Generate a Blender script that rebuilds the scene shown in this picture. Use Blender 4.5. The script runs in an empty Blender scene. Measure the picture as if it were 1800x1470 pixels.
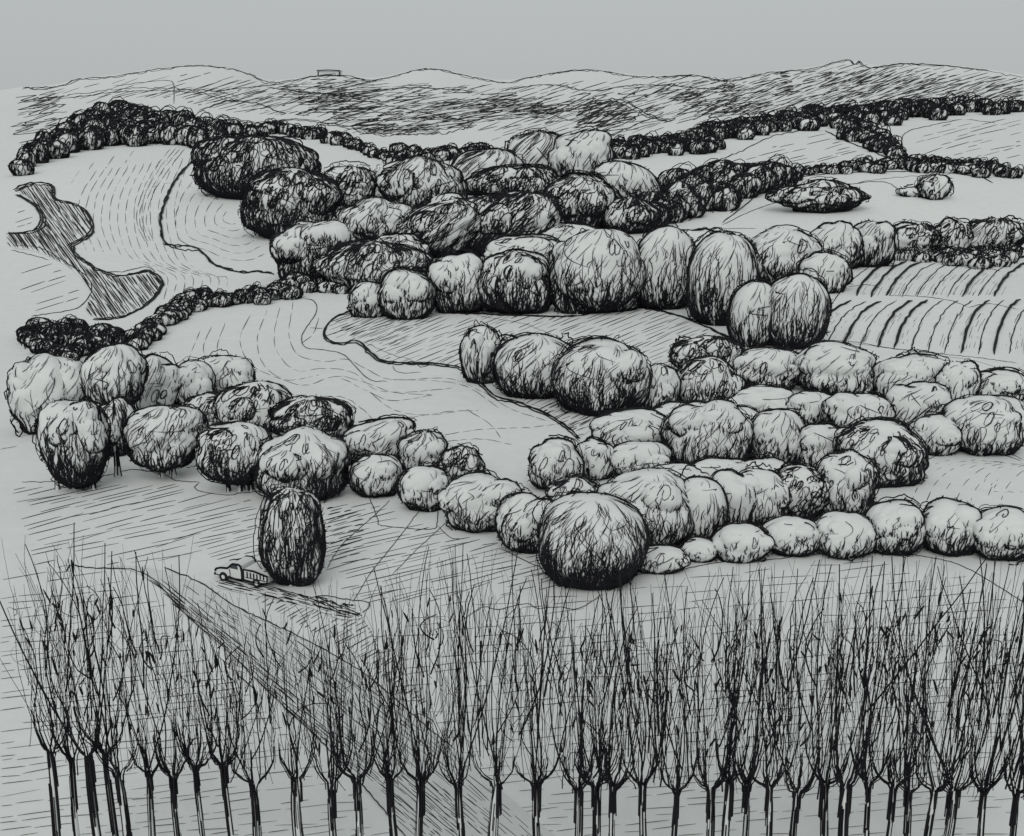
import bpy, math, random
import numpy as np
from mathutils import Vector
from mathutils.geometry import delaunay_2d_cdt

# ------------------------------------------------------------------ camera, sky, sun, exposure
SC = bpy.context.scene
COL = SC.collection
H, PITCH, F = 35.0, math.radians(15.0), 2000.0
camd = bpy.data.cameras.new('camera'); cam = bpy.data.objects.new('camera', camd); COL.objects.link(cam)
cam.location = (0, 0, H); cam.rotation_euler = (math.radians(90) - PITCH, 0, 0)
camd.sensor_width = 36.0; camd.lens = F / 1800 * 36.0
camd.clip_start = 0.5; camd.clip_end = 8000
SC.camera = cam

SUN_EL, SUN_AZ = 40, 190
W = bpy.data.worlds.new('World'); SC.world = W; W.use_nodes = True
nt = W.node_tree; nt.nodes.clear()
out = nt.nodes.new('ShaderNodeOutputWorld'); bg = nt.nodes.new('ShaderNodeBackground')
sky = nt.nodes.new('ShaderNodeTexSky'); sky.sky_type = 'NISHITA'; sky.sun_disc = False
sky.sun_elevation = math.radians(SUN_EL); sky.sun_rotation = math.radians(SUN_AZ); sky.dust_density = 4; sky.air_density = 1
hs = nt.nodes.new('ShaderNodeHueSaturation'); hs.inputs['Saturation'].default_value = 0.12
mx = nt.nodes.new('ShaderNodeMix'); mx.data_type = 'RGBA'; mx.inputs['Factor'].default_value = 0.9
mx.inputs['B'].default_value = (4.75, 5.0, 5.0, 1)          # even grey overcast
bg.inputs['Strength'].default_value = 0.1
nt.links.new(sky.outputs['Color'], hs.inputs['Color']); nt.links.new(hs.outputs['Color'], mx.inputs['A'])
nt.links.new(mx.outputs['Result'], bg.inputs['Color']); nt.links.new(bg.outputs['Background'], out.inputs['Surface'])
sl = bpy.data.lights.new('sun', 'SUN'); sl.energy = 1.5; sl.angle = math.radians(50); sl.color = (1, 0.985, 0.96)
so = bpy.data.objects.new('sun', sl); COL.objects.link(so)
az = math.radians(SUN_AZ); el = math.radians(SUN_EL)
sd = Vector((math.sin(az) * math.cos(el), math.cos(az) * math.cos(el), math.sin(el)))
so.rotation_euler = sd.to_track_quat('Z', 'Y').to_euler()
SC.view_settings.view_transform = 'Standard'; SC.view_settings.look = 'None'
SC.view_settings.exposure = 0.05; SC.view_settings.gamma = 1.0; SC.view_settings.use_curve_mapping = False

# ------------------------------------------------------------------ materials
def paper(name, col, scale=0.8, amt=0.03):
    m = bpy.data.materials.new(name); m.use_nodes = True; t = m.node_tree; b = t.nodes['Principled BSDF']
    b.inputs['Roughness'].default_value = 0.95; b.inputs['Specular IOR Level'].default_value = 0.05
    tc = t.nodes.new('ShaderNodeTexCoord'); n = t.nodes.new('ShaderNodeTexNoise'); n.inputs['Scale'].default_value = scale
    n.inputs['Detail'].default_value = 6; n.inputs['Roughness'].default_value = 0.75
    r = t.nodes.new('ShaderNodeMapRange'); r.inputs['From Min'].default_value = 0.3; r.inputs['From Max'].default_value = 0.7
    r.inputs['To Min'].default_value = 1 - amt; r.inputs['To Max'].default_value = 1 + amt
    v = t.nodes.new('ShaderNodeVectorMath'); v.operation = 'SCALE'; v.inputs[0].default_value = col
    t.links.new(tc.outputs['Object'], n.inputs['Vector']); t.links.new(n.outputs['Fac'], r.inputs['Value'])
    t.links.new(r.outputs['Result'], v.inputs['Scale']); t.links.new(v.outputs['Vector'], b.inputs['Base Color'])
    return m
PCOL = (0.56, 0.578, 0.57)
M_GROUND = paper('pale_earth', (0.605, 0.623, 0.614), 0.5, 0.045)
M_ROAD = paper('pale_gravel', (0.53, 0.548, 0.54), 1.2, 0.05)
M_LEAF = paper('pale_foliage', PCOL, 0.9, 0.04)
M_PAINT = paper('pale_paint', PCOL, 3, 0.02)
def inkmat(name, c, rough):
    m = bpy.data.materials.new(name); m.use_nodes = True; b = m.node_tree.nodes['Principled BSDF']; t = m.node_tree
    b.inputs['Roughness'].default_value = rough; b.inputs['Specular IOR Level'].default_value = 0.1
    tc = t.nodes.new('ShaderNodeTexCoord'); n = t.nodes.new('ShaderNodeTexNoise'); n.inputs['Scale'].default_value = 1.3
    r = t.nodes.new('ShaderNodeValToRGB'); r.color_ramp.elements[0].color = (*c, 1); r.color_ramp.elements[1].color = (c[0] * 2.2, c[1] * 2.2, c[2] * 2.2, 1)
    t.links.new(tc.outputs['Object'], n.inputs['Vector']); t.links.new(n.outputs['Fac'], r.inputs['Fac']); t.links.new(r.outputs['Color'], b.inputs['Base Color'])
    return m
M_INK = inkmat('black_ink', (0.008, 0.008, 0.010), 0.7)
M_GLASS = inkmat('dark_glass', (0.03, 0.032, 0.036), 0.2)
M_TYRE = inkmat('black_rubber', (0.010, 0.010, 0.011), 0.8)

# ------------------------------------------------------------------ mesh builder
class MB:
    def __init__(s): s.v = []; s.n = 0; s.q = []; s.t = []
    def quads(s, v, q, mat=0, smooth=True):
        s.q.append((np.asarray(q, np.int64) + s.n, mat, smooth)); s.v.append(np.asarray(v, float)); s.n += len(v)
    def tris(s, v, t, mat=0, smooth=True):
        s.t.append((np.asarray(t, np.int64) + s.n, mat, smooth)); s.v.append(np.asarray(v, float)); s.n += len(v)
    def tubes(s, P, R, mat=1):
        P = np.asarray(P, float)
        if P.ndim == 2: P = P[None]
        N, K, _ = P.shape
        if N == 0: return
        R = np.broadcast_to(np.asarray(R, float), (N, K))
        T = np.gradient(P, axis=1); T /= np.linalg.norm(T, axis=2, keepdims=True) + 1e-9
        ref = np.where(np.abs(T[..., 2:3]) > 0.8, np.array([0.3, 1.0, 0]), np.array([0, 0, 1.0]))
        U = np.cross(T, ref); U /= np.linalg.norm(U, axis=2, keepdims=True) + 1e-9
        B = np.cross(T, U)
        rings = [P + R[..., None] * (math.cos(a) * U + math.sin(a) * B) for a in (math.pi / 2, math.pi * 7 / 6, math.pi * 11 / 6)]
        V = np.stack(rings, 2).reshape(-1, 3)
        base = (np.arange(N)[:, None] * K + np.arange(K - 1)[None]).reshape(-1) * 3
        q = [np.stack([base + j, base + (j + 1) % 3, base + 3 + (j + 1) % 3, base + 3 + j], 1) for j in range(3)]
        s.quads(V, np.concatenate(q), mat, True)
    def build(s, name, mats, parent=None, origin=None):
        V = np.concatenate(s.v)
        if origin is not None: V = V - np.asarray(origin)
        loops = []; tot = []; mi = []; sm = []
        for lst, k in ((s.q, 4), (s.t, 3)):
            for f, m, smo in lst:
                loops.append(f.reshape(-1)); tot.append(np.full(len(f), k)); mi.append(np.full(len(f), m)); sm.append(np.full(len(f), smo))
        loops = np.concatenate(loops).astype(np.int32); tot = np.concatenate(tot)
        st = (np.cumsum(tot) - tot).astype(np.int32)
        me = bpy.data.meshes.new(name)
        me.vertices.add(len(V)); me.vertices.foreach_set('co', V.astype(np.float32).reshape(-1))
        me.loops.add(len(loops)); me.loops.foreach_set('vertex_index', loops)
        me.polygons.add(len(tot)); me.polygons.foreach_set('loop_start', st)
        me.polygons.foreach_set('material_index', np.concatenate(mi).astype(np.int32))
        me.polygons.foreach_set('use_smooth', np.concatenate(sm).astype(bool))
        me.update(calc_edges=True); me.validate()
        for m in mats: me.materials.append(m)
        o = bpy.data.objects.new(name, me); COL.objects.link(o)
        if parent is not None: o.parent = parent
        elif origin is not None: o.location = origin
        return o
def tag(o, label=None, cat=None, group=None, kind=None):
    if label: o['label'] = label
    if cat: o['category'] = cat
    if group: o['group'] = group
    if kind: o['kind'] = kind
    return o
def empty(name, loc):
    o = bpy.data.objects.new(name, None); o.empty_display_size = 1; o.location = loc; COL.objects.link(o); return o

# ------------------------------------------------------------------ terrain
cp, sp = math.cos(PITCH), math.sin(PITCH)
def raydir(px, py):
    a = (np.asarray(px, float) - 900) / F; b = (735 - np.asarray(py, float)) / F
    return a, cp + b * sp, -sp + b * cp
_tab = np.array([(-400, 0), (20, 0), (150, 0), (172, 0.1), (195, 1.5), (220, 2.9), (248, 5), (280, 8), (315, 12.4), (360, 18.3), (430, 24.7), (520, 29.9), (600, 34.6), (660, 38)])
_yg = np.arange(-400, 661, 1.0); _zg = np.interp(_yg, _tab[:, 0], _tab[:, 1])
_k = np.exp(-0.5 * (np.arange(-30, 31) / 9.0) ** 2); _k /= _k.sum()
_zs = np.convolve(np.pad(_zg, 30, 'edge'), _k, 'valid'); _zs[-40:] = _zg[-40:]
RIDGE_Y = 1300.0
_rp = np.array([(-1500, 165), (-700, 150), (-200, 165), (0, 160), (40, 152), (100, 150), (140, 137), (200, 132), (260, 122), (340, 113), (400, 117), (440, 128), (475, 143), (520, 138), (560, 131), (610, 131),
                (650, 139), (690, 132), (735, 120), (770, 120), (830, 133), (890, 143), (930, 134), (1010, 121), (1060, 123), (1110, 131), (1160, 133), (1222, 130), (1280, 140), (1350, 126), (1430, 118),
                (1470, 106), (1505, 103), (1530, 117), (1590, 110), (1660, 113), (1740, 122), (1800, 132), (1900, 140), (2400, 130), (3200, 150)], float)
_rx = np.arange(-1500, 3200, 6.0); _ry = np.interp(_rx, _rp[:, 0], _rp[:, 1]); _kk = np.exp(-.5 * (np.arange(-8, 9) / 2.6) ** 2); _ry = np.convolve(np.pad(_ry, 8, 'edge'), _kk / _kk.sum(), 'valid')
_a, _b, _c = raydir(_rx, _ry)
_rs, _re = _a / _b, _c / _b
BUMPS = []
def bump_px(px, py, amp, sig): BUMPS.append((px, py, amp, sig))
def height(x, y):
    x = np.asarray(x, float); y = np.asarray(y, float)
    z = np.interp(y, _yg, _zs)
    for bx, by, amp, sig in BUMPS_XY: z = z + amp * np.exp(-((x - bx) ** 2 + (y - by) ** 2) / (2 * sig * sig))
    e0 = (34.6 - H) / 600.0
    er = np.interp(x / np.maximum(y, 1), _rs, _re)
    t = np.clip((y - 600) / (RIDGE_Y - 600), 0, 1); t = t ** 0.8
    zf = H + y * (e0 + (er - e0) * t)
    zf = zf - np.maximum(y - RIDGE_Y, 0) * 0.12
    return np.where(y > 600, zf, z)
BUMPS_XY = []
_YS = np.concatenate([np.geomspace(25, 600, 900), np.linspace(601, RIDGE_Y + 20, 250)])
def unproj(px, py):
    px = np.atleast_1d(np.asarray(px, float)); py = np.atleast_1d(np.asarray(py, float))
    res = np.zeros((len(px), 3))
    for i in range(0, len(px), 4000):
        a, b, c = raydir(px[i:i + 4000], py[i:i + 4000])
        X = (a / b)[:, None] * _YS; Z = H + (c / b)[:, None] * _YS
        d = Z - height(X, np.broadcast_to(_YS, X.shape))
        hit = d <= 0; k = np.argmax(hit, 1); k[~hit.any(1)] = len(_YS) - 30; k = np.maximum(k, 1)
        r = np.arange(len(k)); d0 = d[r, k - 1]; d1 = d[r, k]
        t = np.clip(np.where(np.abs(d0 - d1) > 1e-9, d0 / (d0 - d1 + 1e-12), 0), 0, 1)
        Y = _YS[k - 1] + t * (_YS[k] - _YS[k - 1])
        res[i:i + 4000] = np.stack([(a / b) * Y, Y, height((a / b) * Y, Y)], 1)
    return res
def depth(P): return P[..., 1] * cp - (P[..., 2] - H) * sp
for px, py, amp, sg in ((1640, 560, 3.2, 30), (1750, 840, 1.6, 16), (330, 330, 3.0, 40), (650, 720, 1.0, 25), (1000, 600, 1.2, 28), (1560, 330, 2.5, 40)):
    q = unproj(px, py)[0]; BUMPS_XY.append((q[0], q[1], amp, sg))

PEN, PENG = 0.62, 0.66
rng = np.random.default_rng(7); random.seed(7)
def catmull(pts, step=7.0):
    p = np.asarray(pts, float)
    if len(p) == 2:
        n = max(2, int(np.hypot(*(p[1] - p[0])) / step) + 1); return p[0] + (p[1] - p[0]) * np.linspace(0, 1, n)[:, None]
    q = np.vstack([2 * p[0] - p[1], p, 2 * p[-1] - p[-2]]); o = []
    for i in range(1, len(q) - 2):
        n = max(2, int(np.hypot(*(q[i + 1] - q[i])) / step) + 1); t = np.linspace(0, 1, n, endpoint=False)[:, None]
        o.append(0.5 * (2 * q[i] + (q[i + 1] - q[i - 1]) * t + (2 * q[i - 1] - 5 * q[i] + 4 * q[i + 1] - q[i + 2]) * t * t + (-q[i - 1] + 3 * q[i] - 3 * q[i + 1] + q[i + 2]) * t ** 3))
    o.append(p[-1][None]); return np.concatenate(o)
def lay(mb, px, w, lift=0.0):                       # one mark lying on the ground along picture points px (K,2)
    P = unproj(px[:, 0], px[:, 1]); D = depth(P)
    K = len(P); R = PENG * w / 1.6 * D / F * (0.75 + 0.35 * rng.random(K)) * np.where((np.arange(K) == 0) | (np.arange(K) == K - 1), 0.4, 1)
    P[:, 2] += R * 0.7 + 0.02 + lift * D
    mb.tubes(P, R)
def line(mb, pts, w=2.6, dash=None, wob=0.8, rep=1):
    for _ in range(rep):
        p = catmull(pts); p = p + rng.normal(0, wob, p.shape) * 0.5 + (rng.normal(0, wob * 1.3, 2) if rep > 1 else 0)
        if dash is None: lay(mb, p, w); continue
        d = np.concatenate([[0], np.cumsum(np.hypot(*np.diff(p, axis=0).T))]); s = 0
        while s < d[-1]:
            e = s + dash[0] * (0.5 + rng.random()); m = np.linspace(s, min(e, d[-1]), max(2, int((e - s) / 6) + 1))
            if m[-1] - m[0] > 2: lay(mb, np.stack([np.interp(m, d, p[:, 0]), np.interp(m, d, p[:, 1])], 1), w * 0.8 * (0.75 + 0.4 * rng.random()))
            s = e + dash[1] * (0.4 + 1.2 * rng.random())
def inpoly(x, y, poly):
    poly = np.asarray(poly, float); r = np.zeros(np.shape(x), bool); j = len(poly) - 1
    for i in range(len(poly)):
        xi, yi = poly[i]; xj, yj = poly[j]
        r ^= ((yi > y) != (yj > y)) & (x < (xj - xi) * (y - yi) / (yj - yi + 1e-12) + xi); j = i
    return r
def hatch(mb, poly, ang, gap, ln, w=1.7, curve=0.0, skip=0.15, jit=1.0, angj=2.0):   # ruled strokes over a patch of ground
    poly = np.asarray(poly, float); c = (poly.min(0) + poly.max(0)) / 2; rad = np.hypot(*(poly.max(0) - poly.min(0))) / 2
    u = np.array([math.cos(math.radians(ang)), -math.sin(math.radians(ang))]); v = np.array([-u[1], u[0]])
    S = []; s = -rad
    while s < rad:
        t = -rad + rng.random() * ln
        while t < rad:
            L = ln * (0.5 + rng.random())
            if rng.random() > skip: S.append((s + rng.normal(0, jit), t, L))
            t += L + ln * 0.12 * (0.5 + rng.random())
        s += gap * 0.72 * (0.75 + 0.5 * rng.random())
    if not S: return
    S = np.array(S); K = 6; tt = np.linspace(0, 1, K)
    da = rng.normal(0, math.radians(angj), len(S)); uu = np.stack([u[0] * np.cos(da) - u[1] * np.sin(da), u[0] * np.sin(da) + u[1] * np.cos(da)], 1)
    P = c + S[:, 0][:, None, None] * v + S[:, 1][:, None, None] * u + (S[:, 2][:, None] * tt)[..., None] * uu[:, None] + (curve * S[:, 2][:, None] * (tt * (1 - tt)) * 4)[..., None] * v
    M = 20; tm = np.linspace(0, 1, M); fx = np.stack([np.stack([np.interp(tm, tt, q[:, 0]), np.interp(tm, tt, q[:, 1])], 1) for q in P]); ins = inpoly(fx[..., 0], fx[..., 1], poly); keep = []
    for f, i in zip(fx, ins):                        # keep the longest run inside the patch
        best = cur = 0; e = 0
        for k in range(M):
            cur = cur + 1 if i[k] else 0
            if cur > best: best, e = cur, k
        if best >= 5:
            q = np.linspace(e - best + 1, e, K); keep.append(np.stack([np.interp(q, np.arange(M), f[:, 0]), np.interp(q, np.arange(M), f[:, 1])], 1))
    P = np.array(keep)
    if len(P) == 0: return
    Q = unproj(P[..., 0].ravel(), P[..., 1].ravel()).reshape(len(P), K, 3); D = depth(Q)
    R = PENG * w / 1.6 * D / F * (0.65 + 0.7 * rng.random((len(P), 1))) * np.array([0.5, 1, 1, 1, 0.9, 0.4])
    Q[..., 2] += R * 0.7 + 0.02
    mb.tubes(Q, R)
def scrib(mb, poly, n, size, w=1.8, flat=0.5, ang=12, turns=1.3):      # loose scrub scribbles lying on a hillside
    poly = np.asarray(poly, float); lo, hi = poly.min(0), poly.max(0); c = lo + (hi - lo) * rng.random((n * 3, 2))
    c = c[inpoly(c[:, 0], c[:, 1], poly)][:n]; K = 16; t = np.linspace(0, 1, K)
    s = size * (0.5 + rng.random((len(c), 1))); ph = rng.random((len(c), 1)) * 6.28; n_t = turns * 0.8 * (0.6 + 0.8 * rng.random((len(c), 1)))
    tri = np.abs(((ph + n_t * 2.2 * t) % 2) - 1) * 2 - 1; x = s * (1.1 * tri + .5 * (t - .5)) * (1 + .3 * rng.normal(0, 1, (len(c), K)) * .5); y = s * flat * (t - .5) * 1.6
    a = math.radians(ang); X = c[:, :1] + x * math.cos(a) + y * math.sin(a); Y = c[:, 1:] - x * math.sin(a) + y * math.cos(a)
    Q = unproj(X.ravel(), Y.ravel()).reshape(len(c), K, 3); R = PENG * w / 1.6 * depth(Q) / F * (0.7 + 0.6 * rng.random((len(c), 1)))
    Q[..., 2] += R * 0.7 + 0.02
    mb.tubes(Q, R)
def sheet(mb, poly, lift, step=9.0, mat=0):
    pl = catmull(list(poly) + [poly[0]], step)[:-1]
    lo, hi = pl.min(0), pl.max(0)
    gx, gy = np.meshgrid(np.arange(lo[0], hi[0], step * 1.7), np.arange(lo[1], hi[1], step)); g = np.stack([gx.ravel(), gy.ravel()], 1); g = g[inpoly(g[:, 0], g[:, 1], pl)]
    pts = [Vector((float(a), float(b))) for a, b in np.vstack([pl, g])]
    n = len(pl); vo, _, fo, *_ = delaunay_2d_cdt(pts, [], [list(range(n))], 1, 1e-4)
    vo = np.array([(v.x, v.y) for v in vo]); P = unproj(vo[:, 0], vo[:, 1]); P[:, 2] += lift + 0.00015 * depth(P)
    tri = []
    for f in fo:
        f = list(f); tri += [(f[0], f[i], f[i + 1]) for i in range(1, len(f) - 1)]
    tri = np.array(tri); a, b, c = P[tri[:, 0]], P[tri[:, 1]], P[tri[:, 2]]; fl = np.cross(b - a, c - a)[:, 2] < 0; tri[fl] = tri[fl][:, ::-1]
    mb.tris(P, tri, mat)
    return pl

def fan(mb, ys, ang=62, n=420):
    s = np.tan(np.radians(np.linspace(-ang, ang, n))); ys = np.asarray(ys)
    Y = np.repeat(ys[:, None], n, 1); X = s[None] * np.maximum(np.abs(Y), 40); Z = height(X, Y)
    V = np.stack([X, Y, Z], 2).reshape(-1, 3); i = (np.arange(len(ys) - 1)[:, None] * n + np.arange(n - 1)).reshape(-1)
    mb.quads(V, np.stack([i, i + 1, i + n + 1, i + n], 1), 0)

# ------------------------------------------------------------------ the setting: ground, hills, road, fields
G = MB(); fan(G, np.concatenate([np.linspace(-60, 36, 20), np.geomspace(38, 600, 260)]))
hatch(G, [(20, 858), (300, 850), (455, 880), (455, 990), (380, 985), (60, 1000)], 13, 9.5, 75, 1.4)
hatch(G, [(560, 890), (650, 880), (780, 935), (860, 950), (960, 975), (1010, 1030), (780, 1060), (640, 1060), (570, 1020)], 14, 11, 70, 1.4)
hatch(G, [(575, 890), (640, 900), (640, 980), (575, 1000)], 14, 11, 34, 2.2)
hatch(G, [(0, 1000), (190, 1005), (290, 1060), (330, 1120), (470, 1250), (560, 1340), (700, 1470), (0, 1470)], 7, 17, 60, 1.2, skip=0.3)
hatch(G, [(640, 1070), (1030, 1040), (1400, 990), (1600, 985), (1790, 1040), (1790, 1470), (960, 1470), (800, 1310), (660, 1190)], 5, 19, 60, 1.1, skip=0.35)
hatch(G, [(420, 1040), (640, 1090), (780, 1270), (600, 1140)], 30, 9, 36, 1.6)
hatch(G, [(300, 1050), (420, 1080), (420, 1110)], -30, 6, 26, 1.6)
line(G, [(38, 848), (130, 846), (190, 836), (235, 826), (290, 836), (310, 846), (350, 848)], 1.8)
line(G, [(350, 848), (345, 862), (405, 872), (415, 868), (440, 866), (480, 862)], 1.8)
line(G, [(648, 872), (665, 915), (672, 925), (755, 931), (768, 922), (770, 895)], 2.0)
line(G, [(685, 880), (660, 905), (600, 960), (575, 1000)], 1.6); line(G, [(740, 895), (690, 960), (650, 1010), (620, 1060)], 1.6)
line(G, [(800, 905), (740, 960), (690, 1010)], 1.5); line(G, [(770, 925), (790, 945), (812, 948)], 1.6)
line(G, [(810, 1092), (850, 1068), (875, 1072), (925, 1062), (945, 1070), (985, 1068), (1010, 1072), (1035, 1062), (1060, 1045)], 2.0)
line(G, [(880, 965), (930, 990), (963, 1005), (940, 1013)], 2); line(G, [(985, 1015), (1030, 1032), (1080, 1015), (1180, 1005), (1260, 990), (1350, 985), (1440, 975), (1500, 978), (1560, 972), (1640, 982), (1700, 1000), (1800, 1060)], 2.0)
line(G, [(0, 790), (30, 785)], 1.2)
# marks round the meadow below the wooded slope
for pts in ([(352, 583), (330, 640), (345, 668)], [(372, 575), (357, 612), (375, 645), (420, 660)], [(396, 568), (382, 610), (392, 650), (440, 690)], [(440, 555), (422, 595), (440, 640), (500, 668), (560, 660)],
            [(470, 545), (452, 600), (470, 650), (530, 678), (590, 662), (640, 672), (690, 690), (760, 695)], [(492, 540), (482, 585), (488, 620), (520, 652), (570, 648), (620, 655), (660, 685), (720, 690), (800, 682)],
            [(515, 530), (508, 590), (525, 625), (570, 636), (610, 632), (645, 650), (690, 668), (790, 666), (850, 690)], [(540, 700), (600, 698), (640, 722), (660, 745)], [(600, 665), (650, 690), (690, 705), (760, 695)],
            [(650, 690), (690, 720), (740, 730), (800, 725)], [(720, 735), (780, 725), (840, 722)], [(690, 668), (760, 670), (820, 680), (880, 720)], [(780, 765), (850, 755), (930, 752), (990, 745)], [(820, 720), (860, 745), (880, 770)],
            [(850, 690), (900, 720), (960, 740)], [(760, 780), (840, 772), (900, 782)], [(560, 560), (552, 585), (530, 605)]):
    line(G, pts, 1.6, dash=(20, 4))
line(G, [(535, 525), (552, 530), (556, 550), (540, 575), (530, 592), (535, 610), (560, 615), (600, 622), (625, 645), (650, 668), (680, 671)], 1.9)
line(G, [(545, 577), (568, 577)], 1.8); line(G, [(690, 642), (700, 655), (740, 655)], 1.5)
# left hillside and the oval paddock
for k in range(13):
    x = 150 + k * 15
    line(G, [(x + 20 - k * 1.2, 300 - k * 2), (x - 8 - k, 345), (x - 14 - 0.6 * k, 400), (x + 2, 440 + k * 2), (x + 40 + k, 462 + k * 2), (x + 70, 490), (x + 62, 530)][: 4 if k < 5 else 7], 1.4, dash=(17, 5))
for dx in (0, 8, 16, 25): line(G, [(300 + dx, 262), (270 + dx, 300), (248 + dx * .8, 345), (240 + dx * .7, 390), (255 + dx * .6, 425)], 1.4, dash=(24, 4))
for k, (x, t) in enumerate([(235, 265), (200, 275), (165, 285), (140, 300)]): line(G, [(x, t), (x - 15, t + 22)], 1.5, dash=(16, 6))
for s in (0.15, 0.3, 0.45, 0.6, 0.75, 0.88):
    o = np.array([(352, 280), (310, 330), (292, 385), (302, 430), (350, 448), (400, 468), (445, 470), (480, 455)], float); c = np.array([405, 385.0])
    line(G, o + (c - o) * s, 1.5, dash=(16, 4))
line(G, [(356, 272), (330, 290), (305, 320), (288, 355), (281, 385), (284, 420), (300, 432), (340, 435), (360, 450), (375, 465), (420, 480), (450, 478), (480, 482)], 4.2, rep=2, wob=1.8)
line(G, [(285, 430), (320, 440), (350, 442), (380, 468), (400, 470), (415, 482)], 3.2, wob=2)
line(G, [(185, 478), (215, 478), (255, 470), (272, 478), (262, 482)], 2); line(G, [(20, 440), (60, 450), (85, 458)], 1.8)
hatch(G, [(25, 460), (90, 462), (140, 500), (140, 530), (40, 552)], 18, 16, 50, 1.3, skip=0.3)
hatch(G, [(20, 360), (60, 372), (55, 400), (20, 400)], 20, 9, 26, 1.3)
line(G, [(22, 433), (70, 437), (120, 465), (155, 490), (160, 515), (140, 540), (100, 550), (55, 556)], 2.3)
line(G, [(265, 330), (300, 322), (340, 330)], 1.2, dash=(12, 8))
# right hand fields
hatch(G, [(1290, 292), (1350, 262), (1450, 232), (1500, 262), (1540, 280), (1440, 292), (1330, 300)], 15, 9, 34, 1.3, skip=0.35)
hatch(G, [(1590, 270), (1640, 222), (1720, 212), (1795, 205), (1795, 280), (1640, 272)], 15, 10, 34, 1.3, skip=0.35)
line(G, [(1130, 360), (1190, 345)], 1.3); line(G, [(1270, 396), (1330, 368), (1372, 355), (1380, 356)], 1.8)
line(G, [(1270, 392), (1310, 362), (1350, 330), (1400, 314), (1450, 307), (1540, 303), (1640, 303), (1720, 312), (1745, 322)], 2.8)
line(G, [(1480, 327), (1530, 320), (1560, 322), (1582, 335)], 1.8); line(G, [(1480, 326), (1560, 314), (1640, 308)], 1.2)
line(G, [(1450, 230), (1490, 250), (1545, 272), (1570, 285)], 3); line(G, [(1240, 290), (1300, 268), (1360, 240), (1440, 225)], 2.4, wob=1.5)
line(G, [(1700, 210), (1750, 217)], 1.5); line(G, [(1590, 272), (1585, 250), (1600, 230), (1690, 210)], 1.8)
line(G, [(1500, 405), (1440, 400)], 1.2); line(G, [(1240, 402), (1330, 402)], 1.3)
hatch(G, [(640, 292), (690, 305), (660, 312)], 18, 9, 25, 1.3)
hatch(G, [(1150, 300), (1240, 295), (1200, 320)], 20, 10, 25, 1.2)
gr = tag(G.build('ground', [M_GROUND, M_INK]), kind='structure')

HL = MB(); fan(HL, np.concatenate([np.linspace(600, RIDGE_Y, 90), [1330, 1400, 1550, 1800, 2300, 3000]]))
ridge = _rp[4:-3]
for a, b in ((5, 11), (11, 16), (15, 20), (19, 24), (23, 28), (27, 36), (34, 37)):
    line(HL, ridge[max(a - 5, 0):b - 4] + np.array([0, 3.0]), 2.3, wob=1.0)
line(HL, ridge + np.array([0, 4.5]), 1.6, wob=2.2)
hatch(HL, [(60, 165), (200, 140), (400, 125), (480, 152), (480, 195), (300, 170), (60, 190)], 17, 10, 48, 1.3, skip=0.3)
hatch(HL, [(30, 175), (110, 165), (90, 250), (30, 262)], 14, 8, 42, 1.7)
hatch(HL, [(480, 155), (640, 140), (920, 150), (920, 230), (700, 230), (560, 200)], 10, 12, 55, 1.4, skip=0.35)
hatch(HL, [(900, 155), (1100, 135), (1400, 125), (1500, 112), (1700, 120), (1800, 140), (1800, 175), (1500, 190), (1300, 200), (1050, 240), (880, 240)], 17, 9.5, 34, 1.5, skip=0.2)
hatch(HL, [(1180, 140), (1420, 125), (1800, 135), (1800, 172), (1400, 192), (1250, 205)], 12, 8, 26, 2.2, skip=0.35)
hatch(HL, [(1440, 130), (1560, 118), (1660, 130), (1620, 160), (1470, 170)], 25, 7, 30, 1.9)
hatch(HL, [(1370, 128), (1388, 126), (1400, 168), (1380, 170)], 8, 3, 20, 2.6)
hatch(HL, [(770, 178), (900, 165), (960, 182), (1000, 200), (850, 215), (730, 232), (690, 236)], 8, 6, 48, 1.9)
scrib(HL, [(600, 180), (720, 150), (960, 175), (980, 205), (700, 238), (600, 220)], 60, 24, 1.7, 0.35, 8)
scrib(HL, [(1000, 185), (1120, 178), (1150, 200), (1050, 225)], 26, 19, 1.9, 0.5, 20)
scrib(HL, [(480, 150), (640, 135), (660, 165), (560, 190)], 26, 22, 1.5, 0.3, 6)
scrib(HL, [(1200, 160), (1300, 150), (1340, 185), (1240, 210)], 24, 13, 1.7, 0.6, 15)
scrib(HL, [(50, 160), (110, 168), (90, 240), (40, 250)], 14, 20, 1.7, 0.35, 12)
line(HL, [(45, 152), (60, 158), (80, 158), (98, 152)], 2); line(HL, [(200, 152), (290, 142), (305, 150), (305, 182)], 1.6)
line(HL, [(300, 160), (350, 158), (400, 165), (420, 172)], 1.8); line(HL, [(350, 195), (395, 180), (450, 182), (480, 195), (502, 200)], 2.8, wob=1.6)
line(HL, [(600, 168), (650, 180), (710, 192), (780, 205), (830, 215)], 2.2); line(HL, [(600, 180), (700, 205), (770, 207)], 1.3)
line(HL, [(850, 212), (900, 205), (960, 200), (1000, 212), (1060, 217)], 1.8); line(HL, [(1030, 190), (1090, 175), (1120, 190), (1150, 208), (1180, 215)], 1.8)
line(HL, [(500, 148), (430, 155), (370, 162)], 2.4)
hatch(HL, [(20, 170), (200, 150), (420, 140), (900, 150), (1800, 135), (1800, 178), (1300, 205), (1040, 250), (700, 245), (560, 215), (300, 165), (60, 200)], 20, 15, 60, 1.2, skip=0.3)
hatch(HL, [(590, 150), (700, 150), (820, 175), (690, 240), (600, 215)], 6, 7, 60, 1.6, skip=.2)
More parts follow.
